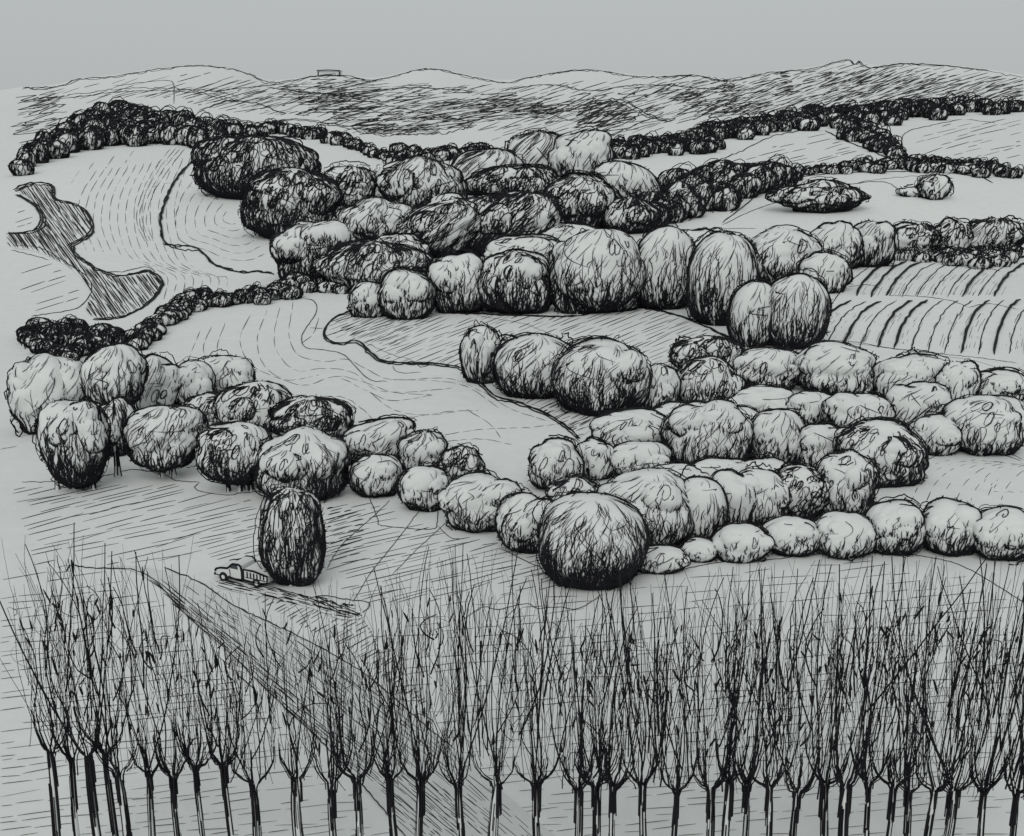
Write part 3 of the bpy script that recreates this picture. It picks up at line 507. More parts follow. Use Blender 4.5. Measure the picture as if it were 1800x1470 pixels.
# cx, cy, w, h, dark, loops, slant, label, extras        (picture centre and size of each crown)
T = [
 # --- wooded slope beyond the meadow
 (447, 297, 187, 105, .7, 1.0, 0, 'broad dark scribbled tree crown at the top corner of the oval paddock', dict(lump=.05)),
 (515, 362, 150, 118, .8, .9, 0, 'large bushy tree with looping foliage beside the lower right of the oval paddock', {}),
 (615, 338, 100, 82, .9, .7, 0, 'small nearly black round tree between the paddock trees and a hatched neighbour', dict(black=.4)),
 (737, 333, 140, 96, .9, .5, .4, 'dark two-humped tree below the far hedge, left of the pale hatched domes', dict(lump=.09)),
 (945, 280, 100, 84, .12, 0, 2.2, 'pale dome tree with even slanting hatching at the top of the wood', dict(lump=.03)),
 (1025, 285, 92, 98, .5, .2, .6, 'tall tree at the top of the wood, black down its right side', dict(side=1.0)),
 (1105, 322, 98, 70, .6, .2, .6, 'drooping tree at the right end of the wood, sloping down to the right', dict(shear=-.6, lump=.03)),
 (858, 305, 118, 78, .12, 0, 2.4, 'pale low dome with slanting hatching, left of the highest dome of the wood', dict(lump=.03)),
 (905, 328, 138, 66, .9, .7, 0, 'black low scribbled bush in the middle of the wood', dict(black=1.0)),
 (1018, 360, 112, 98, .9, .5, .6, 'ball shaped tree with a dark rim beneath the tall right tree of the wood', dict(side=-.3)),
 (1105, 380, 88, 62, 1.0, .8, 0, 'dark little bush at the left foot of the right-hand wood bank', dict(black=.4)),
 (660, 392, 114, 82, .7, .3, 1.2, 'hatched round tree in the wood with a loop drawn inside its crown', {}),
 (770, 405, 142, 96, .6, .5, 1.2, 'leaning oval tree with grey loops at its left foot, middle of the wood', dict(shear=.5)),
 (893, 397, 156, 104, .9, .8, .9, 'large leaning dark oval tree in the centre of the wood', dict(shear=.5)),
 (552, 445, 127, 102, 1.0, .3, .4, 'black vertically hatched tree above the end of the left hedge', dict(black=.5)),
 (655, 468, 166, 84, .4, .9, .5, 'wide low tree filled with curly loops, on the lower left edge of the wood', {}),
 (920, 446, 120, 58, .2, .2, .4, 'pale crown half hidden behind the black-footed trees at the field head', {}),
 (808, 500, 92, 102, .9, .1, .3, 'upright tree with black vertical foot at the head of the hatched field', dict(hi=.2)),
 (905, 500, 118, 102, 1.0, .3, .2, 'darkest vertically hatched tree along the head of the hatched field', dict(black=.8)),
 (1045, 482, 152, 138, .6, .2, .4, 'tall wide tree with an arched smaller crown nestled before it', dict(hi=.1)),
 (1170, 476, 102, 140, .65, .05, .3, 'tall column-like tree hatched vertically from foot to shoulder', dict(hi=.2, lump=.03)),
 (1380, 456, 114, 98, .6, .2, .3, 'pale-topped round tree behind the pair of egg-shaped trees', {}),
 (1270, 495, 112, 156, .6, .05, .3, 'tallest barrel-shaped tree of the wood edge, finely hatched all down its front', dict(hi=.2, lump=.03)),
 (1470, 436, 82, 78, .9, .1, .3, 'round tree with a heavy black wedge, left of a twin above the ploughed field', dict(side=.6)),
 (1532, 432, 72, 78, .9, .1, .5, 'tree with a black right side at the top corner of the ploughed field', dict(side=.8)),
 (1607, 426, 78, 58, .2, .6, .6, 'pale double-lobed bush at the left of the row above the ploughed field', dict(lump=.1)),
 (1672, 420, 58, 58, .3, .8, .4, 'narrow bush in the middle of the row above the ploughed field', {}),
 (1745, 418, 92, 62, .5, .6, .8, 'hatched bush at the right end of the row above the ploughed field', dict(lump=.09)),
 (1450, 482, 76, 66, .7, .1, .2, 'small round tree tucked between the egg-shaped pair and the ploughed field', {}),
 (1083, 512, 88, 70, .8, .1, .1, 'small arched crown nestled before the tall wide tree', dict(hi=.2)),
 (648, 527, 60, 64, .6, .2, .3, 'small egg-shaped tree at the left tip of the hatched field', {}),
 (715, 518, 84, 88, .9, .05, .3, 'egg-shaped tree with spiky black foot near the left tip of the hatched field', dict(hi=.1)),
 (1325, 555, 76, 112, .5, 0, .2, 'left one of the pair of egg-shaped trees, pale with a dark foot', dict(lump=.03)),
 (1400, 550, 100, 128, .9, .05, .4, 'right one of the pair of egg-shaped trees, its front streaked black', dict(lump=.03, hi=.1)),
 # --- left clump
 (92, 694, 126, 132, .2, .1, .6, 'large pale many-lobed tree at the far left edge', dict(lump=.1, side=-.3, hi=-.2)),
 (203, 664, 96, 100, .6, .1, .7, 'round pale-topped tree standing above a black tangle of stems', dict(trunks=[(195, 780, 10), (207, 790, 12), (218, 775, 9)], foot=.9)),
 (273, 680, 70, 94, .08, .1, .8, 'pale tree with a loop inside it, right of the tree on black stems', {}),
 (395, 662, 94, 72, .5, .1, .3, 'round topped tree at the back of the left clump against the meadow', {}),
 (340, 680, 68, 78, .3, .1, .5, 'narrow pale tree between the looped tree and the back of the left clump', {}),
 (365, 724, 72, 62, .3, .6, .2, 'small bubbly tree with little round lobes in the left clump', dict(lump=.1)),
 (448, 718, 114, 82, .5, .5, .4, 'wide flat-topped tree with faceted pale crown in the left clump', {}),
 (205, 752, 64, 96, 1.0, .4, 0, 'black tangled shrub round the stems under a round pale-topped tree', dict(black=1.2, name='shrub', cat='shrub')),
 (545, 738, 127, 74, .6, 1.1, 0, 'dark arched tree of tight curls at the edge of the meadow', dict(lump=.09)),
 (130, 775, 108, 136, .7, .4, .6, 'leaning tree with dark ringed foot at the lower left corner of the clump', dict(trunks=[(132, 850, 7), (100, 850, 5), (165, 856, 6)], lump=.08, foot=.58)),
 (290, 768, 118, 102, .5, .3, .9, 'heart-shaped tree on short black stems in the left clump', dict(trunks=[(285, 838, 8), (305, 846, 8), (208, 852, 8)], lump=.09, foot=.63)),
 (412, 796, 118, 98, .8, .5, .3, 'ragged tree with dark foot on four thin stems, right of the heart-shaped one', dict(trunks=[(400, 855, 7), (424, 864, 8), (440, 860, 6)], lump=.09, foot=.63)),
 (598, 796, 40, 46, .6, .4, 0, 'tiny tree squeezed right of the dark curled arch', {}),
 (662, 775, 110, 74, .5, .4, .4, 'leaning tree with upswept right side at the edge of the meadow', dict(shear=.6, lump=.08)),
 (742, 795, 78, 66, .5, .2, .9, 'slant-hatched round tree above a dark-ringed ball', {}),
 (813, 822, 64, 66, .6, .7, .2, 'small scribbled ball tree at the right end of the left row', {}),
 (530, 820, 142, 114, 1.1, .3, .3, 'big dark-footed tree directly behind the tall column-shaped one', dict(hi=.1)),
 (662, 836, 82, 70, .7, .3, .2, 'small tree with hooked black foot left of the dark-ringed ball', {}),
 (745, 858, 78, 76, .6, .3, .1, 'pale ball tree ringed with heavy black loops at its foot', {}),
 (848, 884, 122, 92, .5, .1, .7, 'pale wide tree with a spiky foot left of the big dark globe', dict(trunks=[(815, 938, 5), (848, 936, 6)])),
 # --- island row along the hatched field
 (845, 628, 58, 96, .7, .4, .2, 'narrow upright tree with a pointed tip at the edge of the hatched field', dict(lump=.1)),
 (887, 610, 48, 36, .1, .5, .2, 'tiny pale bush perched between the pointed tree and a big oval', {}),
 (942, 646, 134, 104, .9, .1, .6, 'big oval tree with finely hatched dark face in the hatched field', dict(hi=.15, lump=.03)),
 (1245, 627, 114, 66, .6, .8, .1, 'dark arched bush capping a round tree at the edge of the hatched field', dict(lump=.09)),
 (1350, 650, 110, 72, .7, .2, .5, 'half-round tree with a dark curly foot below the egg-shaped pair', {}),
 (1473, 650, 132, 84, .6, .2, .4, 'wide two-lobed tree just below the ploughed field', dict(lump=.09)),
 (1597, 662, 110, 74, .3, .1, .2, 'pale tilted tree below the right part of the ploughed field', dict(shear=.3)),
 (1060, 665, 144, 126, .9, .3, .5, 'largest round tree in the hatched field, heavily hatched below', dict(hi=.1)),
 (1685, 676, 58, 74, .4, .1, .2, 'narrow pale tree second from the right under the ploughed field', {}),
 (1757, 682, 86, 56, .5, .4, .1, 'low bush with a scribbled middle at the right edge below the ploughed field', {}),
 (1155, 685, 70, 78, .7, .1, .3, 'small round tree right of the largest tree in the hatched field', {}),
 (1242, 675, 100, 80, .9, .5, 0, 'round tree with a black scribbled heart under the arched bush', {}),
 # --- right hand thicket
 (1345, 710, 100, 58, .2, .1, .1, 'flattened pale tree with a blank oval top in the right thicket', {}),
 (1428, 718, 76, 56, .8, .1, .1, 'small black-spiked tree in the upper middle of the right thicket', {}),
 (1513, 728, 100, 68, .6, .1, .1, 'wide tree with a black brush-like foot in the right thicket', dict(side=-.4)),
 (1608, 715, 96, 76, .5, .1, .4, 'leaning pale tree with slanted black foot in the right thicket', dict(shear=.4)),
 (1735, 748, 128, 98, .5, .2, .4, 'big ringed globe tree at the right edge of the picture', {}),
 (1112, 762, 124, 70, .4, .4, .2, 'flat-topped dark-banded tree above a small ringed one', {}),
 (1647, 765, 80, 66, .6, .1, .1, 'small tree with zigzag foot left of the ringed globe at the right', {}),
 (1245, 767, 138, 114, .9, .1, .5, 'big globe tree with dark bowl-shaped foot in the centre of the right thicket', {}),
 (1367, 775, 90, 96, .8, .1, .3, 'tall tree with vertical dark strokes right of the central globe', dict(hi=.2)),
 (1443, 790, 80, 82, .9, .1, .1, 'tree with black brush marks right of the vertical-stroked tree', {}),
 (1550, 800, 134, 100, .45, .5, .2, 'wide tree with its right half a black scribble beside the small meadow', dict(side=1.2, shear=-.15)),
 (977, 818, 86, 86, .7, .4, .2, 'squarish ball tree with a dark left rim at the tip of the meadow', dict(side=-.5)),
 (1047, 808, 62, 66, .6, .1, .2, 'small tree between the squarish ball and the ringed tree', {}),
 (1125, 810, 96, 64, .6, .3, .3, 'small ringed tree under the flat-topped banded tree', {}),
 (1010, 868, 84, 50, .4, .7, .2, 'little scribbled crown peeping over the big dark globe', {}),
 (1138, 898, 142, 126, .6, .1, .4, 'large pale tree right behind the big dark globe', dict(side=.7)),
 (1230, 900, 84, 112, .6, .1, .1, 'tall tree with a dark right flank, second right of the big dark globe', dict(side=1.0, lump=.03)),
 (1285, 882, 74, 98, .5, .2, .1, 'narrow tree with a scribbled oval in its middle, lower right thicket', dict(side=.3)),
 (1333, 875, 90, 94, .5, .3, .1, 'tree ringed by repeated dark curves down its right, lower right thicket', dict(side=1.0)),
 (1405, 867, 82, 92, .4, .6, .1, 'pale-topped tree with loose loops at its foot, lower right thicket', {}),
 (1487, 857, 96, 110, .8, .4, .1, 'tree with a solid black right flank at the corner of the small meadow', dict(side=1.1)),
 (928, 922, 94, 96, .8, .2, .5, 'ball tree with crossed black foot touching the big dark globe on its left', dict(trunks=[(925, 975, 5)])),
 (1185, 846, 96, 54, .25, .1, .3, 'low pale crown wedged under the central globe, above the big dark front globe', {}),
 (1268, 838, 104, 56, .3, .1, .1, 'pale blank crown just below the central globe tree', {}),
 (1350, 836, 96, 54, .3, .2, .1, 'pale low crown below the tall vertical-stroked tree of the right thicket', {}),
 (1300, 742, 74, 50, .5, .2, .1, 'little tree in the notch right of the top of the central globe', {}),
 (1190, 735, 76, 46, .4, .3, .2, 'small loose crown between the black-hearted tree and the central globe', {}),
 (1555, 768, 80, 44, .4, .4, .1, 'small crown behind the half-scribbled tree beside the small meadow', {}),
 (700, 440, 92, 50, .6, .5, .5, 'small hatched tree above the wide curly-looped tree', {}),
 (790, 366, 62, 46, .8, .4, .2, 'small dark tree in the middle of the wood under the pale low dome', {}),
 (1000, 425, 112, 54, .3, .3, .3, 'loosely outlined pale crown under the ball shaped tree of the wood', {}),
 (590, 392, 74, 58, .8, .4, .2, 'dark tree tucked below the small nearly black one in the wood', {}),
 (1225, 440, 84, 66, .3, .1, .3, 'pale crown peeping between the column-like tree and the barrel-shaped tree', {}),
 (1040, 950, 172, 152, 1.1, .15, .4, 'big dark globe, largest round tree, at the front of the valley', dict(hi=.2, lump=.03)),
]
T2 = [
 (1158, 984, 88, 44, .2, .5, 0, 'low rocky-looking bush right at the foot of the big dark globe'),
 (1230, 967, 54, 38, .3, .3, 0, 'smallest bush of the front hedge line'),
 (1303, 955, 90, 60, .5, .05, .05, 'flat bush with sparse spikes, third in the front hedge line'),
 (1392, 943, 90, 64, .7, .05, .05, 'flat bush with a heavy black base line in the front hedge line'),
 (1485, 940, 94, 74, .4, .05, .05, 'pale bush with few spikes in the middle of the front hedge line'),
 (1573, 928, 94, 88, .8, .1, .05, 'taller bush with a black left edge below the small meadow'),
 (1672, 928, 94, 90, .6, .1, .05, 'blank-topped bush right of the black-edged one below the small meadow'),
 (1762, 938, 96, 88, .5, .2, .05, 'bush at the right end of the front hedge line, cut by the picture edge'),
]
for cx, cy, w, h, d, l, s, lab, kw in T: tree(cx, cy, w, h, d, l, s, lab, **kw)
for cx, cy, w, h, d, l, s, lab in T2:
    tree(cx, cy, w, h, d, l, s, lab, name='bush', cat='bush', group='bushes in the front hedge line', lump=.05, hi=-.1)
tree(1445, 349, 136, 50, .9, .9, 0, 'black ragged bush alone in the bare field below the right-hand hedge', name='bush', cat='bush', group='lone bushes in the bare field', lump=.16, black=.3, size=9, box=1.85)
tree(1642, 330, 46, 40, .5, 1.0, .3, 'small curly bush near the right end of the bare field', name='bush', cat='bush', group='lone bushes in the bare field', lump=.1, size=7)
tree(1605, 338, 40, 16, .2, .8, 0, 'tiny low scrub trailing left of the curly bush in the bare field', name='bush', cat='bush', group='lone bushes in the bare field', lump=.1, size=5)

# the tall column-shaped tree by the road
def column_tree():
    cx, cy, w, h = 513, 944, 106, 160; b, C, mpp, dep, r, az_ = place(cx, cy, w, h, .5)
    root = empty('column_tree', b); tag(root, 'tall dark column-shaped tree by the roadside, right behind the truck', 'tree')
    B = Blob(C, r, 5, .07, 0, az_, dep, mpp); B.box = 2.9; m = MB(); B.body(m); B.hoop(m, 2.2, .04, wob=.05); B.hoop(m, 2.2, .08, wob=.08); B.fray(m, 90, (1.8, 3.2), 9, -1.4, 4.5)
    B.updown(m, 300, -1.3, 0.5, .45, 0, (1.8, 3.4), 1.3); B.updown(m, 170, -1.3, -.1, .45, 0, (2.6, 4.4), 1.2); B.updown(m, 100, -.6, .9, .35, .5, (1.8, 3.2), 1); B.updown(m, 100, -.6, .9, .35, -.5, (1.8, 3.2), 1)
    B.loops(m, 120, 9); m.build('crown', [M_LEAF, M_INK], root, b)
    trunk(root, b, b, b[2] - .1, C[2] - .5 * r[2], 11 * mpp, mpp, 77)
    g = np.random.default_rng(9); m = MB(); n = 60; a = g.uniform(0, 6.28, n); t = np.linspace(0, 1, 6)[None]; rr = 18 * mpp * g.random((n, 1)) + (30 * mpp) * t * g.random((n, 1))
    m.tubes(np.stack([b[0] + rr * np.cos(a)[:, None], b[1] + rr * np.sin(a)[:, None], b[2] + 45 * mpp * t * (0.5 + g.random((n, 1))) + 0 * rr], 2), 1.1 * mpp); m.build('stems', [M_LEAF, M_INK], root, b)
column_tree()

# hedges and belts of wood: chains of leafy lumps, one mesh per hedge
def hedge(name, cat, label, pts, size, dens, w=(1.7, 2.8), seed=1, dark=0.5, group='hedges and wood belts on the far slopes', aspect=0.9, rows=1.0, loopsize=10):
    g = np.random.default_rng(seed); p = np.asarray(pts, float); d = np.concatenate([[0], np.cumsum(np.hypot(*np.diff(p[:, :2], axis=0).T))]); L = []
    s = 0
    while s < d[-1]:
        x, y, h = (np.interp(s, d, p[:, k]) for k in range(3)); z = min(size, h * 0.95); n = max(1, int(round(h / z * rows)))
        for k in range(n):
            L.append((x + g.normal(0, z * .15), y + (h - z) * ((k + .5) / n - .5) * 1.1 + g.normal(0, z * .16), z * (0.85 + 0.45 * g.random()) * 1.3, z * (0.85 + 0.3 * g.random()) * aspect))
        s += z * 0.42
    m = MB(); root = None; BL = []
    for k, (x, y, ww, hh) in enumerate(L):
        b, C, mpp, dep, r, az_ = place(x, y, ww, hh, .4)
        if root is None: org = b
        B = Blob(C, r, seed * 1000 + k, .06, 0, az_, dep, mpp); B.body(m, 5); BL.append(B); root = 1; q = ww * hh / 900
        B.hoop(m, w[0], .10, K=22, wob=.06); B.fray(m, 7, (1.6, 2.8), 5.5, .1, 3.0); B.loops(m, dens * 12 * q + 2, loopsize, w, K=10)
        B.updown(m, dark * 13 * q + 1, -1.2, .1, .7, 0, (1.8, 3.2), 1.2); B.updown(m, dark * 4 * q, -1.3, -.5, .5, 0, (2.4, 4), 1)
    n = max(1, round(len(BL) / (d[-1] / (size * .42)))) if BL else 1
    for k in range(n):                                 # one long bramble coil winding through each row
        row = BL[k::n]
        if len(row) < 3: continue
        c = np.array([q.c for q in row]); rr = np.array([q.r.mean() for q in row]); M = len(row) * 26; u = np.linspace(0, len(row) - 1, M); a = np.cumsum(g.uniform(.35, .75, M)); i = np.arange(len(row))
        cc = np.stack([np.interp(u, i, c[:, j]) for j in range(3)], 1); R = np.interp(u, i, rr) * (0.75 + .45 * np.sin(u * 2.3 + k)); mp = np.interp(u, i, [q.mpp for q in row])
        P = np.stack([cc[:, 0] + .8 * R * np.cos(a) + .3 * R * np.sin(a), cc[:, 1] - 1.05 * np.interp(u, i, rr), cc[:, 2] + 1.15 * R * np.sin(a) + .15 * R], 1); m.tubes(P, PEN * 2.4 / 1.6 * mp)
    return tag(m.build(name, [M_LEAF, M_INK], None, org), label, cat, group)
hedge('wood_belt', 'trees', 'long dark belt of trees along the brow of the left hill', [(38, 290, 30), (70, 270, 40), (105, 250, 52), (150, 228, 66), (210, 218, 78), (280, 225, 66), (350, 232, 50), (420, 236, 34)], 27, 1.5, seed=11, dark=1.0, aspect=1.3)
hedge('hedge', 'hedge', 'thin black hedge running down from the left hill belt to the wood', [(425, 232, 26), (480, 228, 24), (550, 236, 22), (600, 248, 20), (650, 264, 20), (700, 284, 16)], 20, 2.0, seed=12, dark=1.3, loopsize=8)
hedge('hedge', 'hedge', 'short dark hedge above the two-humped tree, below the bare hill', [(695, 272, 24), (740, 274, 27), (800, 270, 26), (858, 262, 20)], 21, 1.6, seed=13, dark=1.0, loopsize=8)
hedge('wood_belt', 'trees', 'long scribbled tree belt along the foot of the right-hand hills', [(1040, 258, 34), (1100, 262, 42), (1150, 258, 46), (1230, 248, 58), (1300, 225, 46), (1380, 214, 38), (1450, 206, 44), (1540, 198, 50), (1620, 192, 42), (1700, 190, 32), (1795, 188, 24)], 24, 2.5, seed=14, dark=1.3, loopsize=8)
hedge('wood_belt', 'trees', 'dark wedge of trees between the two pale hill fields at the right', [(1480, 222, 30), (1510, 232, 50), (1540, 244, 56), (1568, 262, 34), (1580, 280, 20)], 23, 2.2, seed=15, dark=1.2)
hedge('hedge', 'hedge', 'low scrubby hedge along the top of the bare field at the right', [(1400, 304, 12), (1450, 298, 14), (1520, 292, 22), (1570, 290, 26), (1640, 290, 30), (1720, 294, 30), (1790, 304, 24)], 19, 1.5, seed=16, dark=.7, loopsize=8)
hedge('wood_belt', 'trees', 'dense dark bank of trees left of the bare field, tapering uphill to the right', [(1140, 378, 56), (1185, 355, 92), (1235, 337, 100), (1285, 322, 74), (1340, 310, 46), (1400, 302, 24)], 40, 1.3, seed=17, dark=1.3, aspect=1.15)
hedge('hedge', 'hedge', 'curly hedge climbing from the left clump to the wood, lumpiest in the middle', [(235, 598, 40), (265, 578, 48), (300, 556, 46), (335, 528, 58), (365, 528, 48), (400, 530, 34), (440, 520, 28), (500, 508, 30), (560, 500, 26), (600, 506, 16)], 25, 1.6, seed=18, dark=.9, group='hedges on the valley floor', loopsize=8)
hedge('thicket', 'bushes', 'dense black curly thicket above the left clump, below the marsh', [(50, 590, 62), (90, 596, 78), (130, 600, 82), (170, 598, 66), (210, 592, 46)], 28, 2.2, seed=19, dark=1.6, group='hedges on the valley floor', loopsize=10)
hedge('hedge', 'hedge', 'hatched low hedge along the upper edge of the ploughed field', [(1580, 446, 22), (1650, 452, 34), (1720, 452, 36), (1785, 450, 34)], 22, 1.1, seed=20, dark=.5, group='hedges on the valley floor', loopsize=7)

# ------------------------------------------------------------------ pollarded trees along the front
PX = [87, 125, 155, 183, 208, 262, 303, 343, 393, 445, 520, 582, 627, 685, 738, 805, 873, 943, 1017, 1047, 1077, 1130, 1190, 1250, 1283, 1313, 1353, 1400, 1450, 1487, 1527, 1570, 1597, 1643, 1677, 1730, 1787]
FORK = [1320, 1331, 1330, 1317, 1357, 1361, 1364, 1348, 1346, 1378, 1371, 1380, 1370, 1369, 1378, 1380, 1380, 1378, 1389, 1381, 1384, 1381, 1393, 1389, 1377, 1379, 1382, 1395, 1378, 1386, 1377, 1385, 1392, 1389, 1390, 1389, 1395]
WID = [15, 12, 18, 10, 18, 12, 15, 12, 14, 18, 22, 15, 16, 15, 16, 14, 22, 16, 18, 16, 12, 14, 10, 18, 18, 12, 14, 16, 16, 22, 10, 12, 16, 14, 20, 10, 10]
POS = ['at the left edge', 'second from the left edge', 'third from the left edge', 'fourth from the left edge', 'fifth from the left edge', 'sixth from the left edge', 'seventh from the left edge', 'eighth from the left edge', 'on the left verge of the road foot', 'in front of the left side of the road', 'directly below the column-shaped tree', 'in front of the middle of the road', 'in front of the road, right of its middle', 'at the right side of the road', 'just past the right side of the road', 'below the pale wide spiky-footed tree', 'below the gap left of the crossed-foot ball tree', 'below the ball tree with the crossed foot', 'left below the big dark globe', 'directly below the big dark globe', 'right below the big dark globe', 'below the low rocky-looking bush', 'left below the smallest hedge bush', 'below the smallest hedge bush', 'left below the sparse spiky hedge bush', 'right below the sparse spiky hedge bush', 'left below the heavy-based hedge bush', 'right below the heavy-based hedge bush', 'left below the pale middle hedge bush', 'right below the pale middle hedge bush', 'left below the black-edged hedge bush', 'directly below the black-edged hedge bush', 'right below the black-edged hedge bush', 'fourth from the right edge', 'third from the right edge', 'second from the right edge', 'at the right edge']
def pollard(k):
    g = np.random.default_rng(500 + k); px, fy, tw = PX[k], FORK[k], WID[k]
    Y = 45.5 + g.uniform(-1.2, 1.2) + (1.0 if k % 3 == 1 else 0); a, bb, c = raydir(px, fy); b = np.array([a / bb * Y, Y, float(height(a / bb * Y, Y))])
    fz = H + c / bb * Y; mpp = (Y * cp - (fz - H) * sp) / F; root = empty('pollard_tree', b)
    tag(root, 'bare twiggy pollard tree %s' % POS[k], 'tree', 'bare pollard trees in the front row')
    r = tw / 2 * mpp; m = MB(); K = 8; t = np.linspace(0, 1, K); n = 9; a_ = np.arange(n) / n * 2 * math.pi
    rr = .68 * (r * (1.15 - 0.35 * t) + r * 0.5 * np.exp(-t * 9)) * np.where(t > .99, .35, 1); sway = r * 0.5 * np.sin(t * 3 + g.random() * 6)
    sway -= sway[-1]
    V = np.stack([b[0] + sway[:, None] + rr[:, None] * np.cos(a_), b[1] + rr[:, None] * np.sin(a_), np.repeat((b[2] - .1 + (fz - b[2] + .1) * t)[:, None], n, 1)], 2)
    i = (np.arange(K - 1)[:, None] * n + np.arange(n)).ravel(); j = (np.arange(K - 1)[:, None] * n + (np.arange(n) + 1) % n).ravel(); m.quads(V.reshape(-1, 3), np.stack([i, j, j + n, i + n], 1), 0)
    N = 8 + int(tw * .45); blackness = g.uniform(0.8, 1.6); ph = g.uniform(3.0, 6.4, N)[:, None]
    tt = np.clip(g.random((N, 1)) * .7 + np.linspace(0, 1, 7)[None] * (.2 + .5 * g.random((N, 1))), 0, 1); ri = np.interp(tt, t, rr) + g.uniform(.2, 2.2, (N, 1)) * mpp; sx = np.interp(tt, t, sway)
    m.tubes(np.stack([b[0] + sx + ri * np.cos(ph + g.normal(0, .25, (N, 1)) * tt), b[1] + ri * np.sin(ph), b[2] + (fz - b[2]) * tt], 2), g.uniform(0.9, 2.2, (N, 1)) / 1.6 * mpp * blackness)
    m.build('trunk', [M_LEAF, M_INK], root, b)
    # goblet of thick branches
    nb = int(g.integers(4, 7)); ends = []; spread = 38 * mpp
    top = np.array([b[0], b[1], fz])
    for q in range(nb):
        an = 2 * math.pi * q / nb + g.uniform(-.4, .4); hgt = g.uniform(40, 105) * mpp; out_ = spread * g.uniform(.6, 1.15); s = np.linspace(0, 1, 9)[:, None]
        P = top + np.array([math.cos(an), .6 * math.sin(an), 0]) * out_ * (1 - (1 - s) ** 1.9) + np.array([0, 0, 1]) * hgt * (0.25 * s + .75 * s ** 1.6) + np.cumsum(g.normal(0, .9, (9, 3)), 0) * mpp
        P = np.concatenate([np.stack([top + np.array([math.cos(an) * .7 * r, math.sin(an) * .7 * r, -v_ * mpp]) for v_ in (g.uniform(25, 70), 8)]), P[1:]]); P[:, 0] += g.normal(0, .5, len(P)) * mpp; R = np.linspace(g.uniform(2.8, 5.4), 1.2, len(P)) / 1.6 * mpp; m = MB(); m.tubes(P, R, 0)
        for _ in range(2):
            Q = P[g.integers(0, 3):] + g.normal(0, 3.2, 3) * mpp; m.tubes(Q, np.linspace(2.2, 1.0, len(Q)) / 1.6 * mpp, 0)
        m.build('branch', [M_INK], root, b); ends.append(P)
    # whippy twigs rising from the branches
    m = MB(); topy = np.interp(px, [0, 60, 150, 300, 420, 560, 700, 800, 950, 1050, 1300, 1800], [1020, 960, 945, 985, 1060, 1050, 1000, 965, 985, 1020, 990, 985])
    a, bb, c = raydir(px, topy); Hmax = (H + c / bb * Y) - fz
    gap = (PX[min(k + 1, len(PX) - 1)] - PX[max(k - 1, 0)]) / 2 if 0 < k < len(PX) - 1 else 46
    gap = min(gap, 62)
    n = int(gap * np.interp(px, [0, 400, 900, 1800], [.72, .84, 1.04, 1.14])) + 6; K = 11; s = np.linspace(0, 1, K)[None]
    e = g.integers(0, nb, n); idx = g.integers(2, 9, n); S = np.array([ends[a][b_] for a, b_ in zip(e, idx)])
    float_ = g.random(n) < .72; nf = float_.sum(); S[float_, 0] = b[0] + g.uniform(-.6, .6, nf) * max(gap + 10, 48) * mpp; S[float_, 1] = b[1] + g.normal(0, 14, nf) * mpp; S[float_, 2] = fz + g.uniform(-.02, .68, nf) * Hmax
    tip = Hmax * g.uniform(.5, 1.06, n) ** .8; Lz = np.clip(tip - (S[:, 2] - fz), .10 * Hmax, Hmax) * np.where(g.random(n) < .4, g.uniform(.3, .7, n), 1.0)
    dx = g.normal(0, 1, n) * np.where(g.random(n) < .15, .25, .085) * Lz; bow = g.normal(0, 11, n) * mpp; hook = np.where(g.random(n) < .12, g.normal(0, 20, n), 0) * mpp
    x = S[:, :1] + dx[:, None] * s + bow[:, None] * 4 * s * (1 - s) + hook[:, None] * s ** 5 + np.cumsum(g.normal(0, .95, (n, K)), 1) * mpp
    y = S[:, 1:2] + g.normal(0, 10, (n, 1)) * mpp * s; z = S[:, 2:] + Lz[:, None] * s - np.abs(hook)[:, None] * .45 * s ** 6
    w_ = np.where(g.random(n) < .2, g.uniform(1.8, 2.7, n), g.uniform(.6, 1.15, n)); m.tubes(np.stack([x, y, z], 2), w_[:, None] / 1.6 * mpp * np.linspace(1.1, .6, K)[None], 0)
    n2 = 10; i = g.integers(0, n, n2); j = g.integers(2, K - 3, n2); A = np.stack([x[i, j], y[i, j], z[i, j]], 1); l = g.uniform(10, 28, (n2, 1)) * mpp; q = np.linspace(0, 1, 5)[None]
    m.tubes(np.stack([A[:, :1] + g.normal(0, 5, (n2, 1)) * mpp * q, A[:, 1:2] + 0 * q, A[:, 2:] + l * q], 2), g.uniform(2.4, 4.2, (n2, 1)) / 1.6 * mpp * np.array([.6, 1, 1, .9, .4]), 0)
    m.build('crown', [M_INK], root, b)
for k in range(len(PX)): pollard(k)

